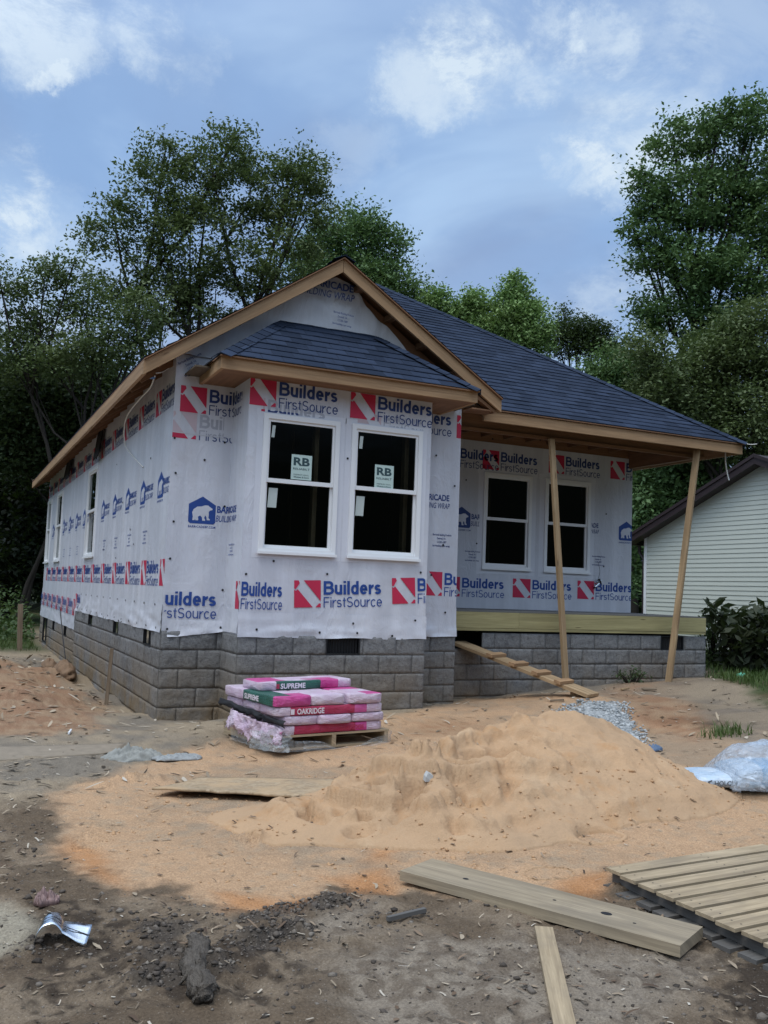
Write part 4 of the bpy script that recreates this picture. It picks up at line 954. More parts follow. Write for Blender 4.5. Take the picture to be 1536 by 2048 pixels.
# the builder's mark: red square with a pale hammer across it, two lines of lettering. unit: metres
IC = .29
def p_logo():
    p = Print(); k = IC
    q = lambda pts: [(x * k, y * k) for x, y in pts]
    # the red field is drawn as the pieces left around the hammer
    p.poly(q([(0, .0), (.70, .0), (.13, .68), (.07, .62), (0, .66)]), 0)
    p.poly(q([(0, .70), (.06, .68), (.21, .90), (.17, 1.0), (0, 1.0)]), 0)
    p.poly(q([(.36, 1.0), (.44, .90), (1.0, .22), (1.0, 1.0)]), 0)
    p.poly(q([(.80, .0), (1.0, .0), (1.0, .13), (.94, .15)]), 0)
    p.grot('Builders', .322, .133, .148, 1, .655, .185, .085); p.grot('FirstSource', .322, -.004, .112, 1, .665, .105, .10)
    return p
def p_bear():
    p = Print()
    p.poly([(0, .02), (.02, 0), (.28, 0), (.30, .02), (.30, .21), (.15, .30), (0, .21)], 0)
    bear = [(.045, .035), (.05, .075), (.04, .12), (.055, .155), (.095, .185), (.14, .19), (.18, .205), (.215, .205), (.225, .195), (.265, .17), (.262, .158), (.235, .150), (.222, .135), (.225, .10), (.222, .07), (.24, .05), (.238, .043), (.205, .043), (.20, .075), (.185, .095), (.175, .065), (.188, .045), (.186, .035), (.155, .035), (.150, .07), (.13, .09), (.105, .075), (.112, .045), (.108, .035), (.078, .035), (.078, .05), (.068, .035)]
    p.poly(bear, 1, .0012)
    p.text('BARRICADE', .315, .135, .072, 0, .44, bold=.03); p.text('BUILDING WRAP', .305, .035, .068, 0, .46, bold=.004, shear=.22); p.text('BARRICADEBP.COM', .005, -.045, .024, 0, .30, bold=.02, spacing=1.15)
    return p
def p_info():
    p = Print()
    for i, t in enumerate(('Barricade Building Products', 'Doswell, VA', 'CCRR-1087', 'barricadebp.com wrap')): p.text(t, .0 if i in (0, 3) else .06, -.045 * i, .024, 0, (.26, .12, .13, .24)[i], bold=.015)
    return p
LOGO, BEAR, INFO = p_logo(), p_bear(), p_info()
def p_txt(lines):
    p = Print()
    for (t, x, y, h, kw) in lines: p.text(t, x, y, h, 0, **kw)
    return p
INK = [M['red'], M['blue']]; INK_N = [M['red'], M['navy']]; GH = [M['ghost_red'], M['ghost']]; BINK = [M['blue'], M['wrap']]; BINK_N = [M['navy'], M['wrap']]
_cache = {}
def stamp(P, inks, o, u, nrm, s, z, lift=.0025, sc=1.0, tilt=0.0, name='printed_logo', clipx=(None, None), clipy=(None, None), parent=None, sx=1.0):
    """place a print on a wall: s along u from o, z its baseline height. clipx is in wall metres"""
    u, nrm, o = Vector(u), Vector(nrm), Vector(o); up = Vector((0, 0, 1))
    k = sc * sx; lx = [None if c is None else (c - s) / k for c in clipx]; ly = [None if c is None else (c - z) / sc for c in clipy]
    key = (id(P), tuple(id(i) for i in inks), *lx, *ly)
    if key not in _cache: _cache[key] = P.mesh(name, inks, lx[0], lx[1], ly[0], ly[1])
    me = _cache[key]
    if not len(me.polygons): return None
    ob = bpy.data.objects.new(name, me); COL.objects.link(ob); ob.parent = parent; ob.matrix_parent_inverse = PW(parent).inverted()
    c, sn = math.cos(tilt), math.sin(tilt); ux, uy = u * c + up * sn, up * c - u * sn; p = o + u * s + nrm * lift; p.z = z
    ob.matrix_basis = Matrix(((ux[0] * k, uy[0] * sc, nrm[0], p[0]), (ux[1] * k, uy[1] * sc, nrm[1], p[1]), (ux[2] * k, uy[2] * sc, nrm[2], p[2]), (0, 0, 0, 1)))
    return ob
LFT = ((0, 0, 0), (0, -1, 0), (-1, 0, 0)); FRT = ((0, 0, 0), (1, 0, 0), (0, -1, 0)); BAY = ((0, BY, 0), (1, 0, 0), (0, -1, 0)); PCH = ((0, YW, 0), (1, 0, 0), (0, -1, 0)); BSD = ((BX0, 0, 0), (0, -1, 0), (-1, 0, 0))
# left wall: s = -y
for k in range(13):
    stamp(LOGO, INK, *LFT, -(.215 + 1.068 * k) - .02 - .0, 1.395, clipx=(-YB, -.002) if k else (None, -.002), parent=wl)
for k in range(13): stamp(LOGO, INK_N, *LFT, -(.97 + 1.068 * k), 3.365, clipx=(-YB, -.002), clipy=(None, 3.80), parent=wl)
for y in (.54, 1.577, 2.63, 3.69, 4.78, 6.95, 8.0, 9.05, 10.1, 12.2): stamp(BEAR, BINK, *LFT, -y - .06, 2.375, clipx=(-YB, -.002), parent=wl)
for y in (1.35, 2.4, 3.45, 4.5, 7.7, 8.75, 9.8): stamp(INFO, BINK, *LFT, -y, 2.02, parent=wl, name='printed_text')
for k in range(8): stamp(LOGO, INK, *LFT, -(7.18 + .95 * k) - .30, .80 + .004 * k, lift=.026, clipx=(-YB, -7.23), parent=wl, sx=.9)
stamp(LOGO, INK, *LFT, -7.27, .90, lift=.018, clipx=(-7.25, -6.6), clipy=(.905, None), parent=wl, sx=.9)
# front corner strip left of the bay, and the return of the bay
stamp(LOGO, INK_N, *FRT, .066, 3.297, parent=wf1, clipx=(0, BX0 - .002)); stamp(LOGO, INK_N, *BSD, .066 - BX0, 3.297, parent=wbs, clipx=(0.002, .33))
stamp(LOGO, GH, *FRT, -.03, 3.005, parent=wf1, clipx=(.0, BX0 - .1), clipy=(3.065, None)); stamp(LOGO, INK_N, *FRT, -.03, 3.005, parent=wf1, clipx=(0, BX0 - .002), clipy=(None, 3.06))
MBq = MB(); MBq.poly([(.0, -.0035, 3.06), (.60, -.0035, 3.045), (.60, -.0035, 3.052), (.0, -.0035, 3.068)]); MBq.build('wrap_edge', M['seam'], wf1)
stamp(BEAR, BINK, *FRT, .222, 2.085, parent=wf1, clipx=(0, BX0 - .002)); stamp(BEAR, BINK, *BSD, .222 - BX0, 2.085, parent=wbs, clipx=(.002, .58))
stamp(INFO, BINK, *BSD, .10, 1.86, parent=wbs, name='printed_text', sc=.8)
stamp(LOGO, INK, *FRT, -.44, 1.06, lift=.009, parent=wf1, clipx=(.02, BX0 - .06), sx=1.04)
stamp(LOGO, INK, *BSD, .46, 1.185, lift=.006, parent=wbs, clipx=(.36, -BY - .002)); stamp(LOGO, INK, *BAY, .46 + .0, 1.19, lift=.006, parent=wb, clipx=(BX0 + .002, None), sx=.68)
# bay front
stamp(LOGO, INK, *BAY, 1.267, 1.215, lift=.006, tilt=.042, parent=wb, sx=1.05); stamp(LOGO, INK, *BAY, 2.43, 1.285, lift=.006, tilt=.06, parent=wb, clipx=(None, BX1 - .004))
stamp(LOGO, INK_N, *BAY, .66, 3.345, lift=.004, tilt=.004, parent=wb, clipx=(BX0 + .001, None), sx=1.03); stamp(LOGO, INK_N, *BAY, 1.825, 3.335, lift=.004, tilt=-.004, parent=wb, clipx=(None, BX1 - .002), sx=1.05)
stamp(LOGO, GH, *BAY, .55, 3.14, lift=.0025, parent=wb, clipx=(.82, 1.68), clipy=(3.285, None)); stamp(LOGO, INK_N, *BAY, .55, 3.14, lift=.003, parent=wb, clipx=(.80, 1.22), clipy=(3.285, 3.31)); stamp(LOGO, GH, *BAY, 1.92, 3.22, lift=.0025, parent=wb, clipx=(1.9, 2.75), clipy=(3.285, 3.40))
# strip right of the bay
stamp(LOGO, INK_N, *FRT, 2.47, 3.375, parent=wf2, clipx=(BX1 + .002, WM)); stamp(LOGO, INK_N, *FRT, 3.53, 3.365, lift=.003, parent=wf2, clipx=(None, WM - .002))
stamp(BEAR, BINK_N, *FRT, 2.70, 2.43, parent=wf2, clipx=(3.16, WM), sx=1.0); stamp(INFO, BINK_N, *FRT, 3.24, 2.13, parent=wf2, name='printed_text')
stamp(LOGO, INK, *FRT, 3.10, 1.395, lift=.003, parent=wf2, clipx=(BX1, WM - .002))
# porch wall
for s, z in ((4.44, 3.335), (5.16, 3.345), (6.38, 3.39), (7.60, 3.40)): stamp(LOGO, INK_N, *PCH, s, z, parent=wp, clipx=(None, XP - .004), sc=1.02)
for s, z in ((4.50, 1.39), (5.76, 1.405), (6.98, 1.42)): stamp(LOGO, INK, *PCH, s, z, parent=wp, clipx=(None, XP - .004), sx=1.12)
stamp(BEAR, BINK, *PCH, 7.79, 2.40, parent=wp, clipx=(None, XP - .002), sc=1.05); stamp(BEAR, BINK_N, *PCH, 4.66, 2.42, parent=wp, clipx=(None, 5.13), sc=1.05); stamp(BEAR, BINK_N, *PCH, 6.62, 2.44, parent=wp, clipx=(7.24, None)); stamp(INFO, BINK_N, *PCH, 7.26, 2.10, parent=wp, name='printed_text', clipx=(7.24, None)); stamp(INFO, BINK_N, *PCH, 4.9, 2.06, parent=wp, name='printed_text')
# gable peak
GB = p_txt([('BARRICADE', .0, .115, .085, dict(w=.60, bold=.03)), ('BUILDING WRAP', -.10, 0, .085, dict(w=.72, bold=.004, shear=.2))])
GOB = ((0, -.085, 0), (1, 0, 0), (0, -1, 0))
stamp(GB, BINK_N, *GOB, 1.42, 4.835, tilt=-.02, parent=gwo, name='printed_text', clipx=(1.40, None)); stamp(INFO, BINK_N, *GOB, 1.78, 4.66, tilt=-.06, parent=gwo, name='printed_text')
stamp(INFO, BINK_N, (0, -.03, 0), (1, 0, 0), (0, -1, 0), .02, 3.80, tilt=.55, parent=gwo, name='printed_text', sc=1.1)
# cap nails
cn = MB(); cn.tube([(0, 0, 0), (0, 0, .004)], .013, 8); capme = cn.mesh('cap_nail', M['dark'])
def cap(p, nrm, parent):
    o = bpy.data.objects.new('cap_nail', capme); COL.objects.link(o); o.parent = parent; o.matrix_parent_inverse = PW(parent).inverted()
    q = Vector(nrm).to_track_quat('Z', 'Y'); o.matrix_basis = Matrix.Translation(Vector(p) + Vector(nrm) * .004) @ q.to_matrix().to_4x4()
for px, py in ((349, 876), (449, 885), (409, 920), (351, 946), (347, 1043), (449, 1013), (340, 1117), (445, 1180)):
    p = at_y(px, py, 0); 
    if p[0] < BX0: cap(p, (0, -1, 0), wf1)
for px, py in ((334, 1258), (441, 1255)): cap(at_y(px, py, -.02), (0, -1, 0), wf1)
for px, py in ((492, 1148), (654, 1148), (841, 1145), (695, 917), (547, 1122)): cap(at_y(px, py, BY), (0, -1, 0), wb)
for px, py in ((513, 1259), (706, 1247), (639, 1265), (714, 1266), (784, 1272), (830, 1241)): cap(at_y(px, py, BY - .016), (0, -1, 0), wb)
for px, py in ((872, 911), (909, 972), (886, 1090), (890, 1225), (873, 1260), (862, 1150)): cap(at_y(px, py, -.012), (0, -1, 0), wf2)
for px, py in ((985, 878), (1080, 880), (932, 960), (953, 1087), (1212, 1028), (1265, 1040), (1207, 1133), (1264, 1165), (1262, 1225), (932, 1225)): cap(at_y(px, py, YW), (0, -1, 0), wp)
for y in np.arange(.35, 7.0, .62): cap((-.006, y, 1.19), (-1, 0, 0), wl)
for y in np.arange(.15, 7.0, .55): cap((-.022, y, .945), (-1, 0, 0), wl)
for y, z in ((1.1, 2.9), (2.9, 2.5), (3.6, 3.1), (4.4, 1.9), (1.9, 1.9), (2.2, 2.1), (3.2, 1.75)): cap((-.002, y, z), (-1, 0, 0), wl)
# stickers on the bay glass
STK = plain('mint_sticker', (.52, .66, .62), .5, .06); STK_INK = plain('sticker_ink', (.035, .075, .085), .5, .1); TAPE = plain('pale_label', (.50, .56, .54), .5, .08)
def sticker(wo, P, x, z):
    p = Print(); p.poly([(0, 0), (.235, 0), (.235, .27), (0, .27)], 0); 
    v0 = len(p.v); p.text('RB', .025, .155, .085, 1, .185, bold=.035); p.text('RELIABILT', .022, .105, .022, 1, .19, bold=.01); p.text('PREMIUM VINYL', .03, .045, .015, 1, .175); p.text('Windows & Doors', .03, .018, .018, 1, .175, bold=.02)
    p.v = [(a, b, c + (.0012 if i >= v0 else 0)) for i, (a, b, c) in enumerate(p.v)]
    me = p.mesh('window_sticker', [STK, STK_INK]); q = P(x, z, .0)
    o = bpy.data.objects.new('window_sticker', me); COL.objects.link(o); o.parent = wo; o.matrix_parent_inverse = PW(wo).inverted(); o.matrix_basis = Matrix(((1, 0, 0, q[0]), (0, 0, -1, q[1]), (0, 1, 0, q[2]), (0, 0, 0, 1)))
def label(wo, P, x, z, w, h, d=.0):
    mb = MB(); mb.poly([P(x, z, d), P(x + w, z, d), P(x + w + .01, z + h, d), P(x + .01, z + h, d)]); mb.build('window_sticker', TAPE, wo)
sticker(WINS[0][0], WINS[0][1], 1.165, 2.59); sticker(WINS[1][0], WINS[1][1], 2.155, 2.57)
label(*WINS[0][:2], .925, 3.02, .035, .13); label(*WINS[1][:2], 1.95, 3.0, .04, .14); label(*WINS[0][:2], .925, 2.27, .10, .21, -.028); label(*WINS[1][:2], 1.945, 2.25, .10, .22, -.028)
# ------------------------------------------------------------------ loose things about the house
# leaning props under the porch eave
p0, p1 = at_y(1103, 878, .30), at_y(1133, 1368, .12); p1[2] = gz(p1[0], p1[1]) - .02
t = empty('support_post', tuple(p1), 'single pine post leaning against the porch eave beside the plank ramp', 'post', 'leaning pine posts under the porch eave')
mb = MB(); mb.bar(p0, p1, .092, .038, (.25, -1, 0)); mb.build('board', M['pine'], t, bevel=.003)
p0, p1 = at_y(1395, 903, .22), at_y(1338, 1368, .05); p1[2] = gz(p1[0], p1[1]) - .02
t = empty('support_post', tuple(p1), 'doubled pine post leaning outwards under the right corner of the porch eave', 'post', 'leaning pine posts under the porch eave')
mb = MB(); mb.bar(p0, p1, .100, .038, (.35, -1, 0)); mb.build('board', M['pine'], t, bevel=.003)
mb = MB(); o = np.array([-.055, -.045, 0]); mb.bar(p0 + o, p1 + o, .038, .086, (.35, -1, 0)); mb.build('board', M['pine'], t, bevel=.003)

# plank ramp with cleats
a, b = at_y(934, 1288, .55), at_z(1184, 1411, .13); a = np.array([3.93, .50, .80]); b = np.array([*at_t(1186, 1411, 10.7)[:2], 0]); b[2] = gz(b[0], b[1]) + .03
t = empty('plank_ramp', tuple(b), 'plank ramp with nailed cleats rising from the gravel into the crawl-space opening', 'ramp')
mb = MB(); mb.bar(a, b, .31, .038); mb.build('plank', M['pine'], t, bevel=.003)
d = b - a; s = np.cross(d, (0, 0, 1)); s /= np.linalg.norm(s); n = np.cross(s, d); n /= np.linalg.norm(n)
for f_, w in ((.305, .20), (.475, .21), (.64, .23), (.80, .235)):
    c = a + d * f_ + n * .040; mb = MB(); e = d / np.linalg.norm(d)
    mb.frame_box(c - s * (.14) - e * .03 - n * .019, s * .36, e * .085, n * .038); mb.build('cleat', M['pine_warm'], t, bevel=.003)
mb = MB(); c = a + d * .86 - n * .03; mb.frame_box(c - s * .12 - np.array([0, 0, .16]), s * .16, d / np.linalg.norm(d) * .12, (0, 0, .14)); mb.build('prop_block', M['pine'], t)

# pallet of shingle bundles
PO = np.array([.475, -2.50]); PU = np.array([.985, .17]); PU /= np.linalg.norm(PU); PV_ = np.array([-PU[1], PU[0]]); PZ = max(gz(.5, -2.5), gz(1.6, -2.3)) - .005
def pp(u, v, z): q = PO + PU * u + PV_ * v; return np.array([q[0], q[1], PZ + z])
PU3, PV3 = np.array([*PU, 0]), np.array([*PV_, 0])
t = empty('pallet', tuple(pp(.57, .5, 0)), 'wooden pallet carrying the pink shingle bundles', 'pallet')
PW_, PD = 1.15, 1.0
for u in (0, PW_ / 2 - .02, PW_ - .04): MB().frame_box(pp(u, .0, .016), PU3 * .04, PV3 * PD, (0, 0, .09)).build('stringer', M['pallet_wood'], t, bevel=.002)
for k in range(6): MB().frame_box(pp(-.01, k * (PD - .1) / 5, .107), PU3 * (PW_ + .02), PV3 * .1, (0, 0, .016)).build('deck_board', M['pallet_wood'], t, bevel=.002)
for v in (-.004, .42, PD - .1): MB().frame_box(pp(0, v, 0), PU3 * PW_, PV3 * .1, (0, 0, .015)).build('bottom_board', M['pallet_wood'], t, bevel=.002)

def film(name, col, var, scale=7):
    t_ = NT(name); v = t_.coord('Object'); w = t_.noise(t_.coord('Object', (1, 1, 2.2)), 13, 5, .6, 1.5)
    c = t_.mix(t_.ramp(t_.noise(v, scale, 4), [(.35, 0.0), (.7, 1.0)]), col, var)
    return t_.fin(c, .33, t_.bump(w, .8, .025), .5)
def pink_film():
    t_ = NT('pink_film'); v = t_.coord('Object'); w = t_.noise(t_.coord('Object', (1, 1, 2.2)), 15, 6, .65, 1.8)
    c = t_.mix(t_.ramp(t_.noise(v, 6, 4), [(.35, 0.0), (.7, 1.0)]), (.68, .50, .66), (.80, .68, .79))
    c = t_.mix(t_.math('MULTIPLY', t_.ramp(t_.voro(t_.coord('Object', (1, 1, .3)), 5.5, out='Color'), [(.80, 0.0), (.84, 1.0)], 'CONSTANT'), .75), c, (.52, .06, .26))
    c = t_.mix(t_.ramp(t_.noise(v, 60, 3, .7), [(.62, 0.0), (.70, .5)]), c, (.22, .20, .24))
    c = t_.mix(t_.ramp(t_.noise(v, 3.5, 5, .6), [(.52, 0.0), (.75, .25)]), c, (.47, .34, .24))
    return t_.fin(c, .3, t_.bump(w, 1.0, .03), .5)
PINK = pink_film(); MAG = film('magenta_print', (.50, .035, .22), (.62, .12, .34)); GREEN = film('dark_green_print', (.012, .075, .055), (.02, .12, .085)); CRIM = film('crimson_print', (.33, .012, .05), (.45, .03, .10)); WHT = plain('white_print', (.72, .66, .72), .4, .06); SHG = M['felt']
def bundle(u0, v0, z0, along, label_, kind, L_=1.0, Wd=.37, H=.078, rz=0.0, seed=0):
    """one wrapped shingle bundle. along 'u' = long side to the front, 'v' = short end to the front"""
    if kind in ('plain', 'end_magenta'): rz = random.uniform(-.035, .035); u0 += random.uniform(-.008, .008); v0 += random.uniform(-.02, .012)
    du, dv = (L_, Wd) if along == 'u' else (Wd, L_)
    o = empty('shingle_bundle', tuple(pp(u0 + du / 2, v0 + dv / 2, z0)), label_, 'shingles', 'shingle bundles stacked on the pallet')
    # a soft wrapped slab: rounded box, puckered at its ends
    n = 26; m = 12; P = np.zeros((6, 0, 3)); V, F = [], []
    a = np.linspace(0, 1, n); th = np.linspace(0, 2 * np.pi, 29)[:-1]
    A, T = np.meshgrid(a, th, indexing='ij')
    c, s_ = np.cos(T), np.sin(T); pw = .17
    y = np.sign(c) * np.abs(c) ** pw * .5; z = np.sign(s_) * np.abs(s_) ** pw * .5
    e = np.minimum(A, 1 - A); pin = sstep(0, .02, e) * .10 + .90
    wr = 1 + .035 * fbm(A * 9 + seed, T * 1.4, 200 + seed, 3)
    X = A * L_; Y = (y * pin * wr + .5) * Wd; Z = (z * pin * wr + .5 + .04 * fbm(A * 5, y * 4 + seed, 210 + seed, 2)) * H
    if rz: Y = Y + (X - L_ / 2) * rz
    if along == 'u': U_, V_2 = X, Y
    else: U_, V_2 = Wd - Y, X
    W_ = np.array(pp(u0, v0, z0)) + U_[..., None] * PU3 + V_2[..., None] * PV3 + Z[..., None] * np.array([0, 0, 1.0])
    ix = np.arange(n * 28).reshape(n, 28); F = np.stack([ix[:-1], ix[1:], np.roll(ix, -1, 1)[1:], np.roll(ix, -1, 1)[:-1]], -1).reshape(-1, 4)
    V = W_.reshape(-1, 3); V = np.concatenate([V, W_[0].mean(0)[None], W_[-1].mean(0)[None]]); k0, k1 = len(V) - 2, len(V) - 1
    tri = [(k0, ix[0, (i + 1) % 28], ix[0, i], ix[0, i]) for i in range(28)]
    me = bpy.data.meshes.new('wrapper'); fs = [tuple(f) for f in F] + [(k0, int(ix[0, i]), int(ix[0, (i + 1) % 28])) for i in range(28)] + [(k1, int(ix[-1, (i + 1) % 28]), int(ix[-1, i])) for i in range(28)]
    me.from_pydata([tuple(q) for q in V], [], [tuple(int(x) for x in f) for f in fs]); [me.materials.append(q) for q in (PINK, MAG, GREEN, CRIM)]; me.polygons.foreach_set('use_smooth', [True] * len(fs))
    Af, Tf = (A[:-1] + A[1:])[:, :] / 2, T[:-1]
    midx = np.zeros(((n - 1), 28), int); yy, zz = y[:-1], z[:-1]
    front = yy < -.40                                     # long side facing v = 0 (or the u end)
    if kind == 'green': midx[(front | ((zz > .35) & (yy < -.2))) & (Af > .17) & (Af < .64)] = 2; midx[(front | ((zz > .35) & (yy < .1))) & (Af >= .64) & (Af < .84)] = 1; midx[(zz > .4) & (Af < .3) & (yy > -.1)] = 1
    if kind == 'red': midx[front & (Af > .12) & (Af < .72)] = 3; midx[front & (Af >= .72) & (Af < .86)] = 1
    if kind == 'end_magenta': midx[(Af < .16) & (zz > .0) & (yy < .35)] = 1; midx[(zz > .4) & (Af > .35) & (Af < .7)] = 1
    if kind == 'side_green': midx[((yy > .40) | ((zz > .42) & (yy > .25))) & (Af > .05) & (Af < .62)] = 2; midx[(Af < .05)] = 1; midx[(zz > .40) & (Af < .22) & (yy < .3)] = 1
    mi = list(midx.reshape(-1)) + [1 if kind in ('side_green',) else 0] * 28 + [0] * 28
    me.polygons.foreach_set('material_index', [int(q) for q in mi]); me.update()
    link('wrapper', me, o)
    return o
def lettering(o, txt, p, u3, up3, h, w, mat=None):
    P_ = Print(); P_.text(txt, 0, 0, h, 0, w, bold=.03); me = P_.mesh('lettering', [mat or WHT]); q = link('lettering', me, None); q.parent = o; q.matrix_parent_inverse = PW(o).inverted(); n_ = np.cross(u3, up3)
    q.matrix_basis = Matrix(((u3[0], up3[0], n_[0], p[0]), (u3[1], up3[1], n_[1], p[1]), (u3[2], up3[2], n_[2], p[2]), (0, 0, 0, 1)))
z = .124; H = .079
for k in range(3):
    o = bundle(.055, .01 + k * .325, z, 'u', ('bottom layer shingle bundle with a crimson stripe, lying at the front of the pallet', 'bottom layer shingle bundle in the middle, torn pink film at its left end', 'bottom layer shingle bundle at the back of the pallet')[k], 'red', 1.03, .32, H, 0, k)
    if k == 0: lettering(o, 'OAKRIDGE', pp(.62, -.004, z + .02), PU3, np.array([0, 0, 1.0]), .036, .26, CRIM)
z += H
for k in range(3): bundle(.06 + k * .355, .0, z, 'v', ('second layer shingle bundle at the left, pink end towards the yard', 'second layer shingle bundle in the middle, plain pink end', 'second layer shingle bundle at the right with a ragged black edge')[k], 'plain', 1.0, .35, H, 0, 5 + k)
z += H
for k in range(3):
    o = bundle(.0, .0 + k * .325, z, 'u', ('third layer shingle bundle with OAKRIDGE in white on its crimson side', 'third layer shingle bundle in the middle beside the black torn film', 'third layer shingle bundle at the back')[k], 'red', 1.08, .32, H, 0, 10 + k)
    if k == 0: lettering(o, 'OAKRIDGE', pp(.19, -.006, z + .017), PU3, np.array([0, 0, 1.0]), .046, .27); MB().frame_box(pp(.13, -.005, z + .015), PU3 * .035, PV3 * .003, (0, 0, .045)).build('badge', WHT, o)
z += H
for k in range(3):
    o = bundle(-.02 + k * .365, .0, z, 'v', ('upper layer shingle bundle at the left with SUPREME on its green side', 'upper layer shingle bundle in the middle, plain pale pink end', 'upper layer shingle bundle at the right with magenta print on top')[k], ('side_green', 'plain', 'end_magenta')[k], 1.0, .36, H + .012, 0, 15 + k)
    if k == 0: lettering(o, 'SUPREME', pp(-.027, .56, z + .02), -PV3, np.array([0, 0, 1.0]), .045, .27)
z += H + .012
o = bundle(.04, .44, z, 'u', 'single topmost shingle bundle with SUPREME in white on green', 'green', 1.02, .36, H, .10, 21)
lettering(o, 'SUPREME', pp(.235, .382, z + .018), PU3 + PV3 * .10, np.array([0, 0, 1.0]), .045, .27); MB().frame_box(pp(.19, .377, z + .02), PU3 * .03, PV3 * .003, (0, 0, .04)).build('badge', CRIM, o)
# clear film round the pallet foot, torn pink film and black straps at the left end
def clear_film(name, col, alpha):
    t_ = NT(name); t_.nt.nodes.remove(t_.b); tr = t_.N('BsdfTransparent'); df = t_.N('BsdfPrincipled'); df.inputs['Base Color'].default_value = (*col, 1); df.inputs['Roughness'].default_value = .25
    w = t_.noise(t_.coord('Object', (1, 1, 1.6)), 11, 5, .6, 2.0); t_.L(t_.bump(w, .9, .03), df.inputs['Normal'])
    mx = t_.N('MixShader'); t_.L(t_.ramp(w, [(.35, alpha * .45), (.62, alpha), (.7, min(1, alpha * 1.9))]), mx.inputs[0]); t_.L(tr.outputs[0], mx.inputs[1]); t_.L(df.outputs[0], mx.inputs[2]); t_.L(mx.outputs[0], t_.out.inputs[0]); return t_.mat
CLEAR = clear_film('clear_film', (.62, .66, .68), .34); CLEAR2 = clear_film('milky_film', (.58, .66, .76), .6)
def ribbon(name, P, mat, parent=None, th=0.0):
    o = link(name, grid_mesh(name, P, mat), parent)
    if th: m_ = o.modifiers.new('thickness', 'SOLIDIFY'); m_.thickness = th
    return o
n, m = 70, 12; s_ = np.linspace(0, 1, n); v = np.linspace(0, 1, m); SS, VV = np.meshgrid(s_, v)
pth = [(-.05, .75), (-.04, .15), (.02, -.035), (.5, -.045), (1.12, -.04), (1.22, .05), (1.24, .6)]; ll = np.concatenate([[0], np.cumsum([math.dist(pth[i], pth[i + 1]) for i in range(len(pth) - 1)])]); uu = np.interp(SS * ll[-1], ll, [p[0] for p in pth]); vv = np.interp(SS * ll[-1], ll, [p[1] for p in pth])
top = .11 + .035 * fbm(SS * 9, SS * 0, 301, 3) + .05 * sstep(.75, 1, SS) - .10 * np.exp(-((SS - .56) / .13) ** 2); bot = -.005 + 0 * SS; wv = .028 * fbm(SS * 16, VV * 2.2, 302, 3)
P = np.array([PO[0], PO[1], PZ]) + (uu + wv * .5)[..., None] * PU3 + (vv - np.abs(wv) - .004)[..., None] * PV3; P[..., 2] = PZ + bot + (top - bot) * VV
tag(ribbon('film_wrap', P, CLEAR), 'torn clear plastic film hanging round the foot of the shingle pallet', 'plastic film')
fr = empty('torn_film', tuple(pp(-.05, .3, .1)), 'ragged strip of torn pink film and black wrapping at the left end of the bundles', 'plastic film')
SS, VV = np.meshgrid(np.linspace(0, 1, 60), np.linspace(0, 1, 10))
u = -.07 + .10 * SS ** 2 + .05 * fbm(SS * 14, VV * 4, 311, 3); vv = .75 - .80 * SS; zz = .27 - .08 * SS - VV * (.13 + .10 * np.abs(fbm(SS * 19, VV * 0, 312, 2)))
P = np.array([PO[0], PO[1], PZ]) + (u - .02 * VV)[..., None] * PU3 + vv[..., None] * PV3; P[..., 2] = PZ + zz; ribbon('pink_strip', P, PINK, fr, .003)
u = -.055 + .09 * SS + .02 * fbm(SS * 10, VV * 2, 313, 3); vv = .98 - 1.06 * SS; zz = .33 - .075 * SS - VV * (.045 + .03 * np.abs(fbm(SS * 13, VV * 0, 319, 2))) + .012 * fbm(SS * 8, VV * 3, 314, 2)
P = np.array([PO[0], PO[1], PZ]) + (u - .015 * np.sin(VV * 3.1))[..., None] * PU3 + vv[..., None] * PV3; P[..., 2] = PZ + zz; ribbon('black_strip', P, M['felt'], fr, .004)
SS, VV = np.meshgrid(np.linspace(0, 1, 40), np.linspace(0, 1, 14)); u = -.12 + .22 * SS + .05 * fbm(SS * 9, VV * 6, 315, 3); vv = .22 - .30 * SS + .05 * fbm(SS * 8, VV * 7, 316, 3); zz = .15 - VV * .15 + .04 * fbm(SS * 12, VV * 9, 317, 3) * (1 - VV)
P = np.array([PO[0], PO[1], PZ]) + (u - .06 * VV)[..., None] * PU3 + (vv - .05 * VV)[..., None] * PV3; P[..., 2] = PZ + zz + .01; ribbon('clear_strip', P, CLEAR, fr)

# sheets of board lying on the ground
def sheet_on_ground(name, quad, th, mat, lab, cat, nx=26, ny=12, lift=.012, curl=0.0, rag=0.0):
    A, B, C_, D_ = [np.array(q, float) for q in quad]; s_, t_ = np.meshgrid(np.linspace(0, 1, nx), np.linspace(0, 1, ny))
    P = (A[:2] * ((1 - s_) * (1 - t_))[..., None] + B[:2] * (s_ * (1 - t_))[..., None] + C_[:2] * (s_ * t_)[..., None] + D_[:2] * ((1 - s_) * t_)[..., None])
    if rag:
        e = rag * fbm(s_ * 9, t_ * 9, 321, 3); P = P + e[..., None] * np.where((s_ == 0) | (s_ == 1) | (t_ == 0) | (t_ == 1), 1, 0)[..., None]
    zc = [gz(*q[:2]) for q in (A, B, C_, D_)]; Z = zc[0] * (1 - s_) * (1 - t_) + zc[1] * s_ * (1 - t_) + zc[2] * s_ * t_ + zc[3] * (1 - s_) * t_ + lift + curl * ((1 - t_) ** 2) * (1 - .5 * s_)
    o = link(name, grid_mesh(name, np.concatenate([P, Z[..., None]], -1), mat)); m_ = o.modifiers.new('thickness', 'SOLIDIFY'); m_.thickness = th; m_.offset = -1
    return tag(o, lab, cat)
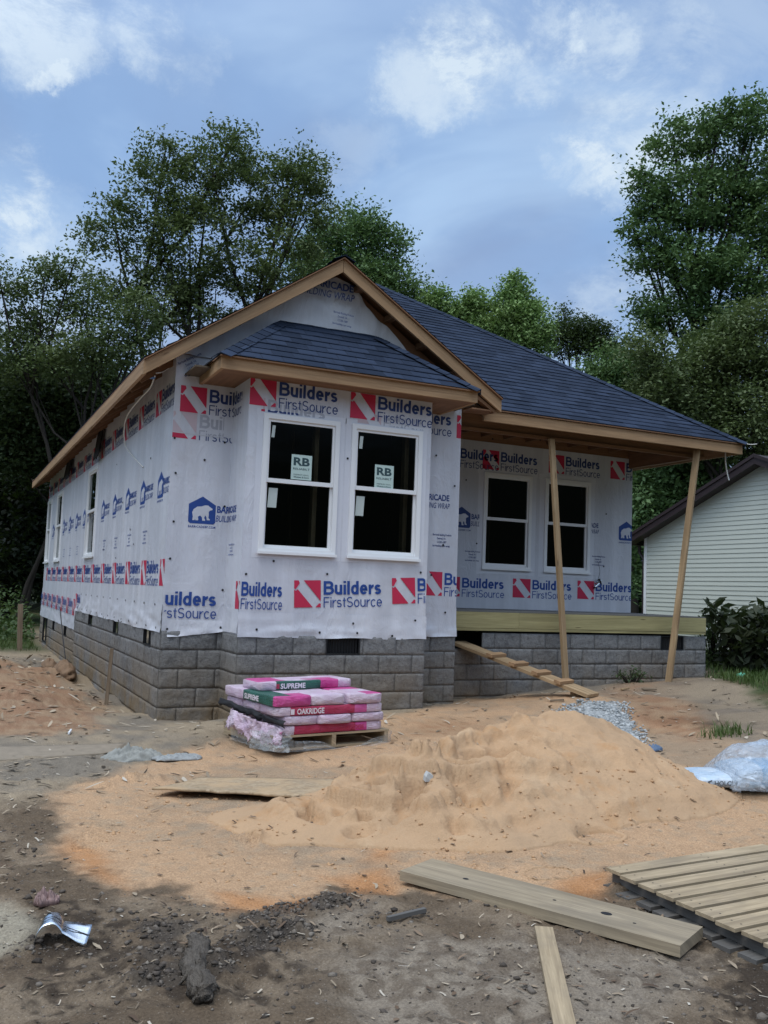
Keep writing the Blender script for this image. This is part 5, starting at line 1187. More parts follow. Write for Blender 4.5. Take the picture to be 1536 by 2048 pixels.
t_ = NT('strand_board'); v = t_.coord('Object'); c = t_.ramp(t_.voro(t_.coord('Object', (1, 1.9, 1), (0, 0, .6)), 34, out='Color'), [(.1, (.25, .185, .12)), (.5, (.36, .27, .175)), (.9, (.46, .36, .25))])
c = t_.mix(t_.ramp(t_.noise(v, 4, 5, .65), [(.42, 0.0), (.62, .9)]), c, (.45, .315, .19)); c = t_.mix(t_.ramp(t_.noise(v, 2.2, 4, .6), [(.5, 0.0), (.75, .5)]), c, (.20, .16, .12)); OSB = t_.fin(c, .9, t_.bump(t_.noise(v, 45, 4), .3, .01), .15)
q = [on_ground(*p) for p in ((306, 1594), (620, 1607), (720, 1566), (400, 1562))]
sheet_on_ground('strand_board_sheet', q, .016, OSB, 'warped sheet of strand board lying on the sand beside the big sand heap', 'board sheet', lift=.03, curl=.035, rag=.02)
q = [on_ground(*p) for p in ((-120, 1530), (235, 1505), (250, 1488), (-120, 1496))]
sheet_on_ground('plywood_sheet', q, .018, plain('muddy_plywood', (.25, .205, .155), .95, .3, 14, .4), 'half buried plywood sheet at the left edge of the yard', 'board sheet', lift=.004, rag=.012)

# thick scaffold plank, narrow board
def plank(pts, th, mat, name, lab, holes=(), z=0.0):
    P = [np.array([*at_z(px, py, z + th)[:2], 0]) for px, py in pts]
    zz = [max(gz(p[0], p[1]) + th + z, 0) for p in P]; d = .5 * (zz[0] + zz[1]); e = .5 * (zz[2] + zz[3]); P[0][2] = P[1][2] = d; P[2][2] = P[3][2] = e
    # pts: near-left, far-left, far-right, near-right
    l = (P[2] + P[3] - P[0] - P[1]) / 2; L_ = np.linalg.norm(l); l /= L_; w = P[1] - P[0]; w -= l * (w @ l); Wd = np.linalg.norm(w) * .5 + np.linalg.norm(np.cross(P[2] - P[3], l)) * .5; w /= np.linalg.norm(w); nn = np.cross(l, w)
    o0 = P[0] - nn * th; mb = MB()
    mb.frame_box(o0, l * L_, w * Wd, nn * th); o = mb.build(name, mat, None, bevel=.004); tag(o, lab, 'plank')
    for (s, f_, r) in holes:
        c = o0 + l * s * L_ + w * f_ * Wd + nn * (th + .001); k = MB(); k.poly([c + l * r * math.cos(a_) * 1.3 + w * r * math.sin(a_) for a_ in np.linspace(0, 2 * math.pi, 13)[:-1]]); k.build('knot_hole', M['felt'], o)
    return o
plank(((800, 1736), (850, 1709), (1388, 1838), (1358, 1880)), .047, M['grey_wood'], 'scaffold_plank', 'thick weathered grey plank lying across the foreground beside the slatted pallet', ((.22, .42, .012), (.73, .50, .02), (.55, .50, .007), (.83, .4, .006)), .022)
plank(((1174, 2120), (1138, 2120), (1070, 1856), (1115, 1854)), .022, M['pallet_wood'], 'pine_board', 'narrow nailed pine board pointing towards the camera below the grey plank', (), .012)

# slatted pallet at the right edge
C0, C1, C2 = on_ground(1210, 1733), on_ground(1475, 1695), on_ground(1560, 1900)
pt = empty('slatted_pallet', tuple(C0), 'low weathered pallet with close deck slats at the right edge of the yard', 'pallet')
PH = .092; A = at_z(1210, 1733, PH + .0); Bq = at_z(1480, 1693, PH); Cq = at_z(1536, 1886, PH + .0)
A, Bq, Cq = (np.array([*q[:2], 0]) for q in (A, Bq, Cq))
ul = (Bq - A); ul /= np.linalg.norm(ul); vl = Cq - A; vl -= ul * (vl @ ul) * 1.0; Lv = np.linalg.norm(vl); vl /= Lv
shear_ = ((Cq - A) @ ul) / Lv
zb = gz(A[0], A[1]) * .5 + gz(Cq[0], Cq[1]) * .5 + .0
LU = 1.25; nsl = 12; pitch = (Lv * 1.0) / 8.15; up3 = np.array([0, 0, 1.0]); vs = vl + ul * shear_ ; vs_n = vs / np.linalg.norm(vs)
for k in range(nsl):
    jj = random.uniform(-.012, .012)
    mb = MB(); mb.frame_box(A + vs * (k * pitch) + ul * jj + up3 * (zb + PH - .017), ul * (LU + .0 if k else LU * .93), vl * (pitch * .79), up3 * .016)
    for uo in (.07, LU / 2 + .02, LU - .07):
        for q_ in (.2, .58): c_ = A + vs * (k * pitch) + ul * (jj + uo) + vl * (pitch * q_) + up3 * (zb + PH - .0006); mb.poly([c_ + ul * .005 * math.cos(a_) + vl * .005 * math.sin(a_) for a_ in np.linspace(0, 6.283, 7)[:-1]], 1)
    mb.build('slat', [M['pallet_wood'], M['felt']], pt)
for uo in (.05, LU / 2, LU - .09):
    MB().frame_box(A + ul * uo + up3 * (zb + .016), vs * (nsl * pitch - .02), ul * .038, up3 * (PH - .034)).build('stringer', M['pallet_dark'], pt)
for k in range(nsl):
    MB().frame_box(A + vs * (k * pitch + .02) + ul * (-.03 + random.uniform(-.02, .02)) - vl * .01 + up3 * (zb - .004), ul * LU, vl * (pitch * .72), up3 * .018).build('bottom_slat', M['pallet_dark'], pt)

# rubbish: foil tape, crumpled carton, wrappers
FOIL = plain('bright_foil', (.78, .82, .86), .16, .05, 20, .25, .5, 1.0); FOILD = M['felt']
g = on_ground(100, 1880); ft = empty('foil_tape', tuple(g), 'curled strip of shiny foil tape on the dark soil at the left', 'foil tape')
fx, fy = at_z(145, 1850, .05), None
th = np.linspace(math.pi * 1.02, .55, 22); R0 = .055; W_ = .10; rdir = np.array([.95, -.10, 0]); rdir /= np.linalg.norm(rdir); wdir = np.array([.20, .95, .12])
path = [g + rdir * (R0 * math.cos(a_)) + up3 * (R0 * 1.45 * max(math.sin(a_), -.02) + .004) for a_ in th]; wd = [wdir] * len(path)
for q_ in np.linspace(.2, 1, 8): path.append(path[21] + rdir * .095 * q_ + up3 * (-.035 * q_) + np.array([0, -.02 * q_, 0])); wd.append(wdir * (1 - q_) + np.array([.28, .62, .62]) * q_)
P = np.array([[p + wd[i] * W_ * (k - .5) + up3 * .0012 * math.sin(i * .9 + k * 5) for i, p in enumerate(path)] for k in np.linspace(0, 1, 6)])
ribbon('foil', P, FOIL, ft, .002)
for k in (.45,): ribbon('seam', np.array([[p + wd[i] * W_ * (k + dk - .5) + up3 * .003 + (np.array(p) - g) * .02 for i, p in enumerate(path)] for dk in (0, .05)]), FOILD, ft)
def crumple(name, px, py, size, mat, lab, seed, cat='litter', flat=.5, zz=None):
    c = on_ground(px, py) if zz is None else np.array([*at_z(px, py, zz)[:2], zz]); n = 40; a_, b_ = np.meshgrid(np.linspace(-1, 1, n), np.linspace(-1, 1, n)); r = np.clip(1.0 - .25 * (a_ ** 2) * (b_ ** 2), 0, 1)
    X = a_ * r * size[0] * (1 + .25 * fbm(a_ * 2, b_ * 2, seed, 2)); Y = b_ * r * size[1] * (1 + .25 * fbm(a_ * 2, b_ * 2, seed + 1, 2)); Z = size[2] * np.clip((1 - a_ ** 2) * (1 - b_ ** 2), 0, 1) ** flat * (.7 + .7 * fbm(a_ * 3.2, b_ * 3.2, seed + 2, 4) + .45 * fbm(a_ * 9, b_ * 9, seed + 3, 4, .65)) + .004
    return tag(ribbon(name, np.stack([c[0] + X, c[1] + Y, c[2] + Z], -1), mat, None, .0015), lab, cat)
crumple('crumpled_carton', 92, 1808, (.052, .04, .055), plain('brown_pink_carton', (.26, .17, .16), .5, .75, 32), 'crumpled brown and pink carton scrap behind the foil tape', 327, 'litter', .25)
crumple('blue_wrapper', 1306, 1502, (.10, .06, .05), plain('blue_film', (.10, .15, .24), .3, .5, 30), 'crumpled blue wrapper on the sand in front of the red clay', 331)
crumple('green_rag', 1484, 1356, (.10, .06, .07), plain('mint_rag', (.18, .62, .45), .7, .2, 30), 'small mint green rag on the grass by the dark shrubs', 334)
crumple('plaster_rubble', 268, 1520, (.26, .14, .10), plain('grey_rubble', (.27, .27, .25), .9, .4, 24, .4), 'lump of broken grey mortar rubble on the soil left of the pallet', 337, 'rubble')
crumple('plaster_rubble', 355, 1519, (.20, .08, .05), plain('bluish_rubble', (.30, .31, .31), .9, .4, 28, .4), 'flatter spill of bluish mortar crumbs trailing towards the pallet', 341, 'rubble')
c = on_ground(1475, 1588); mb = MB(); mb.prism([c + np.array(q_) for q_ in ((-.05, 0, 0), (.035, .0, .0), (.05, .02, .085), (.0, .02, .08), (-.04, .01, .04))], (.004, .008, 0)); tag(mb.build('white_shard', M['vinyl']), 'small white broken shard standing beside the cement bags', 'litter')
c = np.array([*at_z(858, 1554, .30)[:2], 0]); c[2] = sz(c[0], c[1]); mb = MB(); mb.prism([c + np.array(q_) for q_ in ((-.025, 0, -.01), (.02, .0, -.01), (.03, .0, .025), (.0, .01, .04), (-.02, .0, .02))], (.0, .03, 0.01)); tag(mb.build('pale_stone', plain('pale_stone', (.42, .42, .41), .8, .2)), 'pale grey stone poking out of the sand heap', 'stone')

# old root stub in the foreground
pt_ = [on_ground(*p) for p in ((392, 1893), (398, 1915), (385, 1940), (392, 1968), (400, 1995), (404, 2012))]; rad = [.026, .034, .038, .033, .042, .026]
rt = empty('root_stub', tuple(pt_[3]), 'gnarled dead root stub sticking out of the dark foreground soil', 'root')
pa = []; rr_ = []
for i in range(len(pt_) - 1):
    for k in range(6): f_ = k / 6; pa.append(pt_[i] * (1 - f_) + pt_[i + 1] * f_ + up3 * (.025 + .012 * math.sin(i * 2 + f_ * 3))); rr_.append((rad[i] * (1 - f_) + rad[i + 1] * f_) * (1 + .22 * math.sin(i * 7 + k * 2.3)))
mb = MB(); mb.tube(pa, rr_, 22)
for i, v_ in enumerate(mb.v): mb.v[i] = tuple(np.array(v_) + .020 * np.array([fbm(np.array(v_[0] * 60), np.array(v_[1] * 60), 351, 2), fbm(np.array(v_[2] * 60), np.array(v_[1] * 60), 352, 2), fbm(np.array(v_[0] * 60), np.array(v_[2] * 60 + v_[1] * 30), 353, 2)]))
t_ = NT('dead_root'); v = t_.coord('Object', (3, .8, 3), (0, 0, .2)); n_ = t_.noise(v, 28, 6, .7); t_.fin(t_.mix(n_, (.055, .045, .038), (.30, .26, .22)), .9, t_.bump(n_, 1.0, .03), .15); mb.build('stem', t_.mat, rt, True)
for (i, dx, dy) in ((12, .07, .03), (18, -.06, .02), (6, .06, .05), (20, .07, -.04)):
    p = pa[i]; mb = MB(); mb.tube([p, p + np.array([dx * .5, dy * .5, .012]), p + np.array([dx, dy, -.03])], [.012, .009, .004], 7); mb.build('rootlet', t_.mat, rt, True)

# cement bags under plastic at the right
BAGC = film('blue_white_bag', (.42, .55, .70), (.66, .72, .78)); BAGB = film('blue_bag_panel', (.15, .33, .55), (.22, .42, .62)); KRAFT = film('kraft_bag', (.47, .32, .18), (.55, .40, .25))
def pillow(c, ax, L_, Wd, H, seed, mats, name='bag', mband=None):
    ax = np.array([*ax, 0.0]); ax /= np.linalg.norm(ax); ay = np.array([-ax[1], ax[0], 0]); n, m = 28, 22
    a_, b_ = np.meshgrid(np.linspace(-1, 1, n), np.linspace(0, 2 * np.pi, m), indexing='ij'); e = np.clip(1 - np.abs(a_) ** 5, 0, 1) ** .5
    cy, sy = np.cos(b_), np.sin(b_); Y = np.sign(cy) * np.abs(cy) ** .6 * Wd / 2 * (.93 + .07 * e) ; Z = np.sign(sy) * np.abs(sy) ** .7 * H / 2 * e * (1 + .10 * fbm(a_ * 3, b_ * 1.2, seed, 3)) + H / 2
    P = np.array(c, float) + (a_ * L_ / 2)[..., None] * ax + Y[..., None] * ay + Z[..., None] * up3
    me = grid_mesh(name, P, mats)
    if mband:
        mi = np.zeros((n - 1, m - 1), int); mi[int((n - 1) * mband[0]):int((n - 1) * mband[1]), :] = 1; me.polygons.foreach_set('material_index', mi.ravel().astype(np.int32))
    return me, ax, ay
c = on_ground(1466, 1578); c[2] = sz(c[0], c[1]) + .02; bx_ = np.array([.93, -.30])
b1 = empty('cement_bag', tuple(c), 'flat white and blue cement bag sticking out of the plastic cover on the right', 'cement bag', 'cement bags under plastic')
me, ax, ay = pillow(c, bx_, .75, .42, .10, 361, [BAGC, BAGB], 'sack', (.52, .78)); link('sack', me, b1)
P_ = Print(); P_.text('HOLCIM', .05, 0, .032, 0, .17, bold=.02); P_.poly([(0, 0), (.012, 0), (.012, .02), (.03, .03), (.03, .04), (0, .028)], 0); q = link('lettering', P_.mesh('lettering', [plain('grey_ink', (.10, .11, .13), .5)])); q.parent = b1; q.matrix_parent_inverse = PW(b1).inverted()
o_ = c - ax * .30 - ay * .2125 + up3 * .032; n_ = np.cross(ax, up3); q.matrix_basis = Matrix(((ax[0], 0, n_[0], o_[0]), (ax[1], 0, n_[1], o_[1]), (ax[2], 1, n_[2], o_[2]), (0, 0, 0, 1)))
c2 = c + np.array([.27, -.10, .03]); b2 = empty('cement_bag', tuple(c2), 'second cement bag with a blue panel wrapped inside the milky plastic cover', 'cement bag', 'cement bags under plastic')
me, _, _ = pillow(c2, (.9, -.25), .7, .42, .15, 365, [BAGC, BAGB], 'sack', (.25, .55)); link('sack', me, b2)
n, m = 70, 50; a_, b_ = np.meshgrid(np.linspace(0, 1, n), np.linspace(0, 1, m), indexing='ij')
X = -.42 + 1.3 * a_; hh = .31 * np.clip(1 - np.abs((a_ - .5) / .5) ** 3.2, 0, 1) ** .5; ang = math.pi * (b_ * 1.04 - .02); Y = -np.cos(ang) * (.29 + .07 * fbm(a_ * 5, b_ * 4, 371, 4)); Z = np.abs(np.sin(ang)) * hh * (1 + .30 * fbm(a_ * 5, b_ * 4, 372, 5)) + .012
P = c2 + X[..., None] * ax + Y[..., None] * ay + (Z - .03)[..., None] * up3; tag(ribbon('plastic_cover', P, CLEAR2), 'milky plastic sheet bundled over the cement bags at the right edge', 'plastic sheet')
st = c - ax * .47 - ay * .12; MBs = MB(); MBs.bar(st + up3 * .02, st + ax * .42 + up3 * .02, .045, .03); tag(MBs.build('lumber_offcut', M['stake']), 'short lumber offcut under the tip of the cement bag', 'offcut')

# survey stake, iron rod and rubble along the left wall
g = on_ground(212, 1410); top_ = at_y(224, 1297, g[1]); t_o = MB(); t_o.bar(g - up3 * .05, top_, .042, .028, (-.3, -1, 0)); tag(t_o.build('wooden_stake', M['stake'], None, bevel=.002), 'brown wooden survey stake standing beside the left foundation wall', 'stake')
gy = at_x(138, 1333, -.34); gy[2] = gz(gy[0], gy[1]); tp = at_x(120, 1215, -.10); t_o = MB(); t_o.tube([gy - up3 * .05, (gy + tp) / 2 + np.array([-.01, .02, 0]), tp], .009, 7); tag(t_o.build('iron_rod', plain('dark_iron', (.02, .018, .018), .6, .3)), 'thin dark iron rod leaning on the left wall wrap', 'rod')
gp = on_ground(41, 1270); gp = at_t(41, 1279, 19.5); gp[2] = gz(gp[0], gp[1]); tpp = at_y(41, 1208, gp[1]); MBp = MB(); MBp.bar(gp - up3 * .1, tpp, .10, .09, (0, -1, 0)); tag(MBp.build('fence_post', M['stake'], None, bevel=.006), 'short grey fence post in the weeds behind the left corner', 'post')
for i, (px, py, w, lab) in enumerate(((130, 1343, .28, 'dark clay clod with broken bits at the foot of the iron rod'), (100, 1325, .22, 'clay clod and rubble near the far left corner of the house'))):
    c = at_x(px, py, -.35); c[2] = gz(c[0], c[1]); n = 26; a_, b_ = np.meshgrid(np.linspace(0, 2 * np.pi, n), np.linspace(0, np.pi / 2 * 1.15, 14), indexing='ij'); r = 1 + .35 * fbm(np.cos(a_) * 2 + i * 5, np.sin(a_) * 2 + b_ * 2, 381 + i, 4)
    P = np.stack([c[0] + w * .55 * r * np.cos(a_) * np.sin(b_), c[1] + w * 2.2 * r * np.sin(a_) * np.sin(b_), c[2] + w * .65 * r * np.cos(b_) - .02], -1)
    tag(link('clay_clod', grid_mesh('clay_clod', P[:, ::-1], plain('clay_clod', (.20, .125, .075), .95, .45, 14, .5))), lab, 'clod')

# wires
def wire(pts, r, mat, name, lab, cat='cable'):
    pts = [np.array(p, float) for p in pts]; out = []
    for i in range(len(pts) - 1):
        p0_, p1_, p2_, p3_ = pts[max(i - 1, 0)], pts[i], pts[i + 1], pts[min(i + 2, len(pts) - 1)]
        for k in range(8): q_ = k / 8; out.append(.5 * (2 * p1_ + (p2_ - p0_) * q_ + (2 * p0_ - 5 * p1_ + 4 * p2_ - p3_) * q_ ** 2 + (3 * p1_ - p0_ - 3 * p2_ + p3_) * q_ ** 3))
    out.append(pts[-1]); mb = MB(); mb.tube(out, r, 7); return tag(mb.build(name, mat, None, True), lab, cat)
WIREM = plain('white_cable', (.72, .71, .68), .4, .05)
wp_ = [at_x(310, 752, -.20), at_x(308, 757, -.18), at_x(299, 777, -.16), at_x(275, 803, -.14), at_x(254, 832, -.12), at_x(248, 862, -.10), at_x(251, 890, -.05), at_x(262, 908, -.02), at_x(286, 934, -.01)]
wire(wp_, .009, WIREM, 'electric_cable', 'white electric cable looping down from the blue box under the left eave')
wire([at_x(312, 746, -.2), at_x(325, 744, -.12), at_x(340, 735, -.03)], .007, WIREM, 'electric_cable', 'short white cable end running from the blue box to the wall top')
bc = at_x(303, 748, -.22); MBb = MB(); MBb.frame_box(bc + np.array([-.04, -.05, -.045]), (.08, 0, 0), (0, .10, 0), (0, 0, .085)); bo = MBb.build('junction_box', plain('blue_plastic', (.02, .11, .33), .4, .1), None, bevel=.006); tag(bo, 'blue plastic junction box under the front end of the left eave', 'junction box')
wire([at_y(1451, 905, .3), at_y(1451, 925, .3), at_y(1455, 950, .3), at_y(1458, 961, .28)], .011, WIREM, 'electric_cable', 'white cable hanging from the right corner of the porch eave')
wire([at_y(1490, 887, .1), at_y(1502, 889, .05), at_y(1514, 888, .0)], .006, WIREM, 'electric_cable', 'thin white cable poking out past the porch roof corner')
bx_c = at_y(1193, 1168, YW - .03); bo = empty('hose_bib', tuple(bx_c), 'bundle of foil wrapped pipe ends sticking out of the porch wall', 'pipe ends'); 
for k in range(7):
    a_ = k * 1.1; p = bx_c + np.array([.03 * math.cos(a_), 0, .07 * math.sin(a_ * 1.3)]); mb = MB(); mb.tube([p + np.array([0, .03, 0]), p + np.array([.03 * math.sin(k), -.05, .03 * math.cos(k * 2)]), p + np.array([.05 * math.sin(k * 2.2), -.045, .07 * math.cos(k * 1.7)])], [.014, .016, .011], 7); mb.build('pipe', FOIL if k % 3 else M['felt'], bo)
wire([bx_c + np.array([0, -.03, .06]), bx_c + np.array([.04, -.03, .20]), bx_c + np.array([.02, -.02, .33]), bx_c + np.array([.06, -.01, .37])], .003, M['felt'], 'thin_wire', 'thin dark wire rising from the foil wrapped pipe ends', 'wire')
# offcuts and sticks near the porch
for (a0, b0, w, mt, lab) in (((1243, 1382), (1257, 1374), .035, M['pine'], 'short pale offcut in front of the porch blocks'), ((1285, 1381), (1312, 1378), .05, M['stake'], 'grey offcut lying beside the foot of the doubled post'), ((118, 1268), (55, 1280), .10, M['stake'], 'weathered board scrap near the far left corner of the house'), ((137, 1471), (142, 1465), .015, M['vinyl'], 'small white trim scrap on the soil at the left'), ((775, 1838), (850, 1832), .02, M['pallet_dark'], 'dark stick lying in front of the grey plank'), ((1100, 1404), (1128, 1406), .03, M['stake'], 'dark stick near the foot of the plank ramp')):
    p, q_ = on_ground(*a0), on_ground(*b0); mb = MB(); mb.bar(p + up3 * .018, q_ + up3 * .024, w, .018); tag(mb.build('wood_offcut', mt, None, bevel=.002), lab, 'offcut')
# ------------------------------------------------------------------ neighbour's house: gable wall parallel to the left wall
NX, NY0, NYR, NZR, NSL = 13.36, 7.72, 4.12, 4.42, .395
nh = empty('neighbour_house', (NX, 4, .4), 'neighbouring house with pale green lap siding and a dark brown roof edge', 'house')
SIDE = plain('pale_green_siding', (.56, .59, .53), .5, .05, 3); BROWN = plain('dark_brown_metal', (.035, .023, .024), .45, .15, 5); NROOF = plain('dark_brown_roof', (.045, .036, .040), .8, .25, 30, .3)
def nz_(y): return NZR - NSL * abs(y - NYR)
mb = MB(); z = .30; e = .1016
while z < NZR:
    yl = min(NY0, NYR + (NZR - z) / NSL); yr = max(.6, NYR - (NZR - z) / NSL); yl2 = min(NY0, NYR + max(0, NZR - z - e) / NSL); yr2 = max(.6, NYR - max(0, NZR - z - e) / NSL)
    z1 = min(z + e, NZR); mb.poly([(NX - .016, yl, z), (NX - .016, yr, z), (NX - .003, yr2, z1), (NX - .003, yl2, z1)]); mb.poly([(NX, yl, z), (NX, yr, z), (NX - .016, yr, z), (NX - .016, yl, z)]); z += e
mb.build('siding', SIDE, nh)
MB().box(NX - .022, NX + .10, NY0 + .002, NY0 + .09, .25, nz_(NY0) + .0).build('corner_trim', M['vinyl'], nh, bevel=.006)
MB().box(NX + .001, NX + 9, .62, NY0, -.1, .30).build('foundation', M['block'], nh)
mb = MB(); mb.poly([(NX + .1, NY0 + .04, -.1), (NX + 9, NY0 + .04, -.1), (NX + 9, NY0 + .04, nz_(NY0)), (NX + .1, NY0 + .04, nz_(NY0))]); mb.build('side_wall', SIDE, nh)
for sgn in (1, -1):
    ye = NY0 + .42 if sgn > 0 else .2; a = (NX - .30, NYR, NZR + .16); z_e = NZR + .16 - NSL * abs(ye - NYR)
    mb = MB(); mb.prism([(NX - .30, NYR, NZR + .16), (NX - .30, ye, z_e), (NX + 9, ye, z_e), (NX + 9, NYR, NZR + .16)], (0, 0, -.05)); mb.build('roof', NROOF, nh)
    mb = MB(); mb.prism([(NX - .31, NYR, NZR + .105), (NX - .31, ye, z_e - .055), (NX - .31, ye, z_e - .20), (NX - .31, NYR, NZR - .04)], (.03, 0, 0)); mb.build('rake_board', BROWN, nh)
    mb = MB(); mb.prism([(NX - .335, NYR, NZR + .175), (NX - .335, ye, z_e + .015), (NX - .335, ye, z_e - .06), (NX - .335, NYR, NZR + .10)], (.03, 0, 0)); mb.build('drip_edge', BROWN, nh)
    mb = MB(); mb.prism([(NX - .28, NYR, NZR - .02), (NX - .28, ye, z_e - .18), (NX - .02, ye, z_e - .18), (NX - .02, NYR, NZR - .02)], (0, 0, .012)); mb.build('soffit', BROWN, nh)
gb = MB(); gb.tube([(NX + .02, NY0 + .30, 2.78), (NX + .02, NY0 + .30, 2.62), (NX + .02, NY0 + .14, 2.45), (NX + .02, NY0 + .13, .3)], .04, 8); gb.build('downspout', BROWN, nh)
gb = MB(); gb.box(NX - .3, NX + 9, NY0 + .42, NY0 + .54, 2.80, 2.93); gb.build('gutter', BROWN, nh)
c = at_t(1306, 1292, 15.2); c[2] = gz(c[0], c[1]); mb = MB(); mb.box(c[0] - .26, c[0] + .26, c[1] - .2, c[1] + .2, c[2] - .1, c[2] + .36); bo = mb.build('utility_box', M['dark'], None, bevel=.02); tag(bo, 'low black utility box in the gap between the two houses', 'box')
mb = MB(); mb.box(c[0] - .28, c[0] + .28, c[1] - .22, c[1] + .22, c[2] + .362, c[2] + .40); mb.build('lid', plain('grey_lid', (.08, .085, .09), .5), bo, bevel=.01)

# ------------------------------------------------------------------ vegetation
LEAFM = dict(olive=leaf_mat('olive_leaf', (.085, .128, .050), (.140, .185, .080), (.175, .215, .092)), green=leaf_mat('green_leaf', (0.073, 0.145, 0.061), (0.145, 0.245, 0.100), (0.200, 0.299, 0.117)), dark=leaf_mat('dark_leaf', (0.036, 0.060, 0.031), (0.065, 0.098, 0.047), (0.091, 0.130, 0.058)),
             poplar=leaf_mat('poplar_leaf', (0.170, 0.297, 0.108), (0.326, 0.480, 0.183), (0.326, 0.435, 0.174)), weed=leaf_mat('weed_leaf', (.035, .065, .022), (.075, .12, .042)), wood=leaf_mat('shaded_woodland_leaf', (.008, .014, .009), (.018, .028, .015), (.024, .034, .018)), lily=leaf_mat('broad_leaf', (.018, .030, .016), (.05, .055, .03), (.06, .08, .03), .15))  # woodland leaf near black: shade inside the woods put into its colour
def leaves(C_, size, rng, up=.55, asp=.52, droop=.0):
    """rhombic leaf faces at the points C_"""
    n = len(C_); nrm = rng.normal(size=(n, 3)); nrm[:, 2] = np.abs(nrm[:, 2]) * 1.0 + up; nrm /= np.linalg.norm(nrm, axis=1, keepdims=True)
    a = rng.normal(size=(n, 3)); a[:, 2] -= droop; a -= nrm * (a * nrm).sum(1, keepdims=True); a /= np.linalg.norm(a, axis=1, keepdims=True); b = np.cross(nrm, a)
    s = (size * rng.uniform(.65, 1.3, n))[:, None]
    V = np.stack([C_ - a * s * .5, C_ + b * s * asp * .5 + a * s * .05, C_ + a * s * .5 - nrm * s * .08, C_ - b * s * asp * .5 + a * s * .05], 1).reshape(-1, 3)
    return V, np.arange(4 * n).reshape(n, 4)
def tree(name, label, lobes, t, base, leaf, ncl, per, size, seed, group=None, spread=.42, cat='tree', depth=.85, stems=1, trunk_r=.16, hollow=.25, twig=True, up=.5, branchy=.35, tjit=0.0):
    rng = np.random.default_rng(seed); rnd = random.Random(seed)
    k = t / CF; L = []
    for (px, py, rx, ry) in lobes:
        tt = t + rnd.uniform(-1, 1) * (tjit or rx * k * .5); L.append((at_t(px, py, tt), rx * k, ry * k))
    vol = np.array([a * a * b for _, a, b in L]); pr = vol ** .75 / (vol ** .75).sum(); cen = []
    for i, (c, a, b) in enumerate(L):
        m = max(3, int(ncl * pr[i])); q = rng.normal(size=(m, 3)); q /= np.linalg.norm(q, axis=1, keepdims=True); q *= (hollow + (1 - hollow) * rng.uniform(0, 1, (m, 1)) ** .45)
        cen.append(c + q[:, :1] * RT[None] * a + q[:, 1:2] * np.array([_f]) * a * depth + q[:, 2:] * np.array([[0, 0, b]]))
    cen = np.concatenate(cen)
    sp = spread * rng.uniform(.55, 1.35, len(cen)); cnt = rng.poisson(per, len(cen)) + 4
    idx = np.repeat(np.arange(len(cen)), cnt); off = np.clip(rng.normal(size=(len(idx), 3)), -1.7, 1.7) * sp[idx][:, None] * np.array([1, 1, .62])
    V, F = leaves(cen[idx] + off, size, rng, up)
    if callable(base): base = base()
    base = np.array(base, float); ro = empty(name, tuple(base), label, cat, group)
    link('crown', quad_mesh('crown', V, F, LEAFM[leaf]), ro)
    # trunk, limbs to the lobes, twigs to the clusters
    mb = MB(); top = max(c[2] for c, _, _ in L); cx = np.mean([c for c, _, _ in L], 0)
    for s_ in range(stems):
        ang = s_ * 2.4 + seed; fork = base + np.array([math.cos(ang), math.sin(ang), 0]) * .25 * (stems > 1)
        hgt = top - base[2]; n = 9; pth = []
        tgt = cx if stems == 1 else L[(s_ * 3 + 1) % len(L)][0]
        for i in range(n):
            f_ = i / (n - 1); p = fork * (1 - f_ ** 1.5) + np.array([tgt[0], tgt[1], 0]) * f_ ** 1.5; p[2] = base[2] - .2 + hgt * .86 * f_; p[:2] += .12 * np.array([math.sin(i * 1.7 + seed), math.cos(i * 2.1 + seed)]) * f_; pth.append(p)
        mb.tube(pth, [trunk_r * (1 - .88 * i / (n - 1)) * (1.35 if i == 0 else 1) for i in range(n)], 9)
        for j, (c, a, b) in enumerate(L):
            if stems > 1 and j % stems != s_: continue
            z0 = base[2] + hgt * .86 * max(.12, min(.8, (c[2] - base[2]) / hgt - .22)); f_ = (z0 - base[2] + .2) / (hgt * .86); st = np.array([np.interp(f_, np.linspace(0, 1, n), [p[d] for p in pth]) for d in range(3)])
            mid = st * .5 + c * .5 + np.array([0, 0, -.12 * np.linalg.norm(c - st)]); r0 = trunk_r * .42
            limb = [st, st * .65 + mid * .35, mid, mid * .45 + c * .55, c, c + np.array([0, 0, b * .5])]; mb.tube(limb, [r0, r0 * .85, r0 * .65, r0 * .5, r0 * .3, r0 * .12], 6)
            if twig:
                near = np.argsort(((cen - c) ** 2).sum(1))[:max(6, int(len(cen) * branchy / len(L)))]
                for q in near:
                    s0 = limb[rnd.choice((2, 3, 4))]; e = cen[q]; m_ = (s0 + e) / 2 + np.array([0, 0, .1 * np.linalg.norm(e - s0)]); mb.tube([s0, m_, e], [r0 * .22, r0 * .15, r0 * .06], 4, cap=False)
    mb.build('trunk', M['bark'], ro, True)
    return ro
def foot(px, t): p = at_t(px, 1160, t); p[2] = gz(p[0], p[1]) - .1; return p
TG = 'trees behind the houses'
tree('tall_tree', 'tall broad olive green tree rising behind the left part of the house', [(310, 400, 85, 95), (420, 320, 90, 58), (500, 400, 105, 95), (380, 490, 110, 95), (575, 375, 85, 80), (470, 275, 42, 24), (612, 440, 55, 65), (225, 455, 75, 50), (330, 590, 95, 75), (430, 610, 110, 75), (560, 530, 80, 70), (330, 310, 50, 40), (240, 560, 60, 50), (620, 350, 35, 40)],
     31, foot(350, 31), 'olive', 480, 86, .14, 11, TG, .28, stems=3, trunk_r=.19, hollow=.3, branchy=.2)
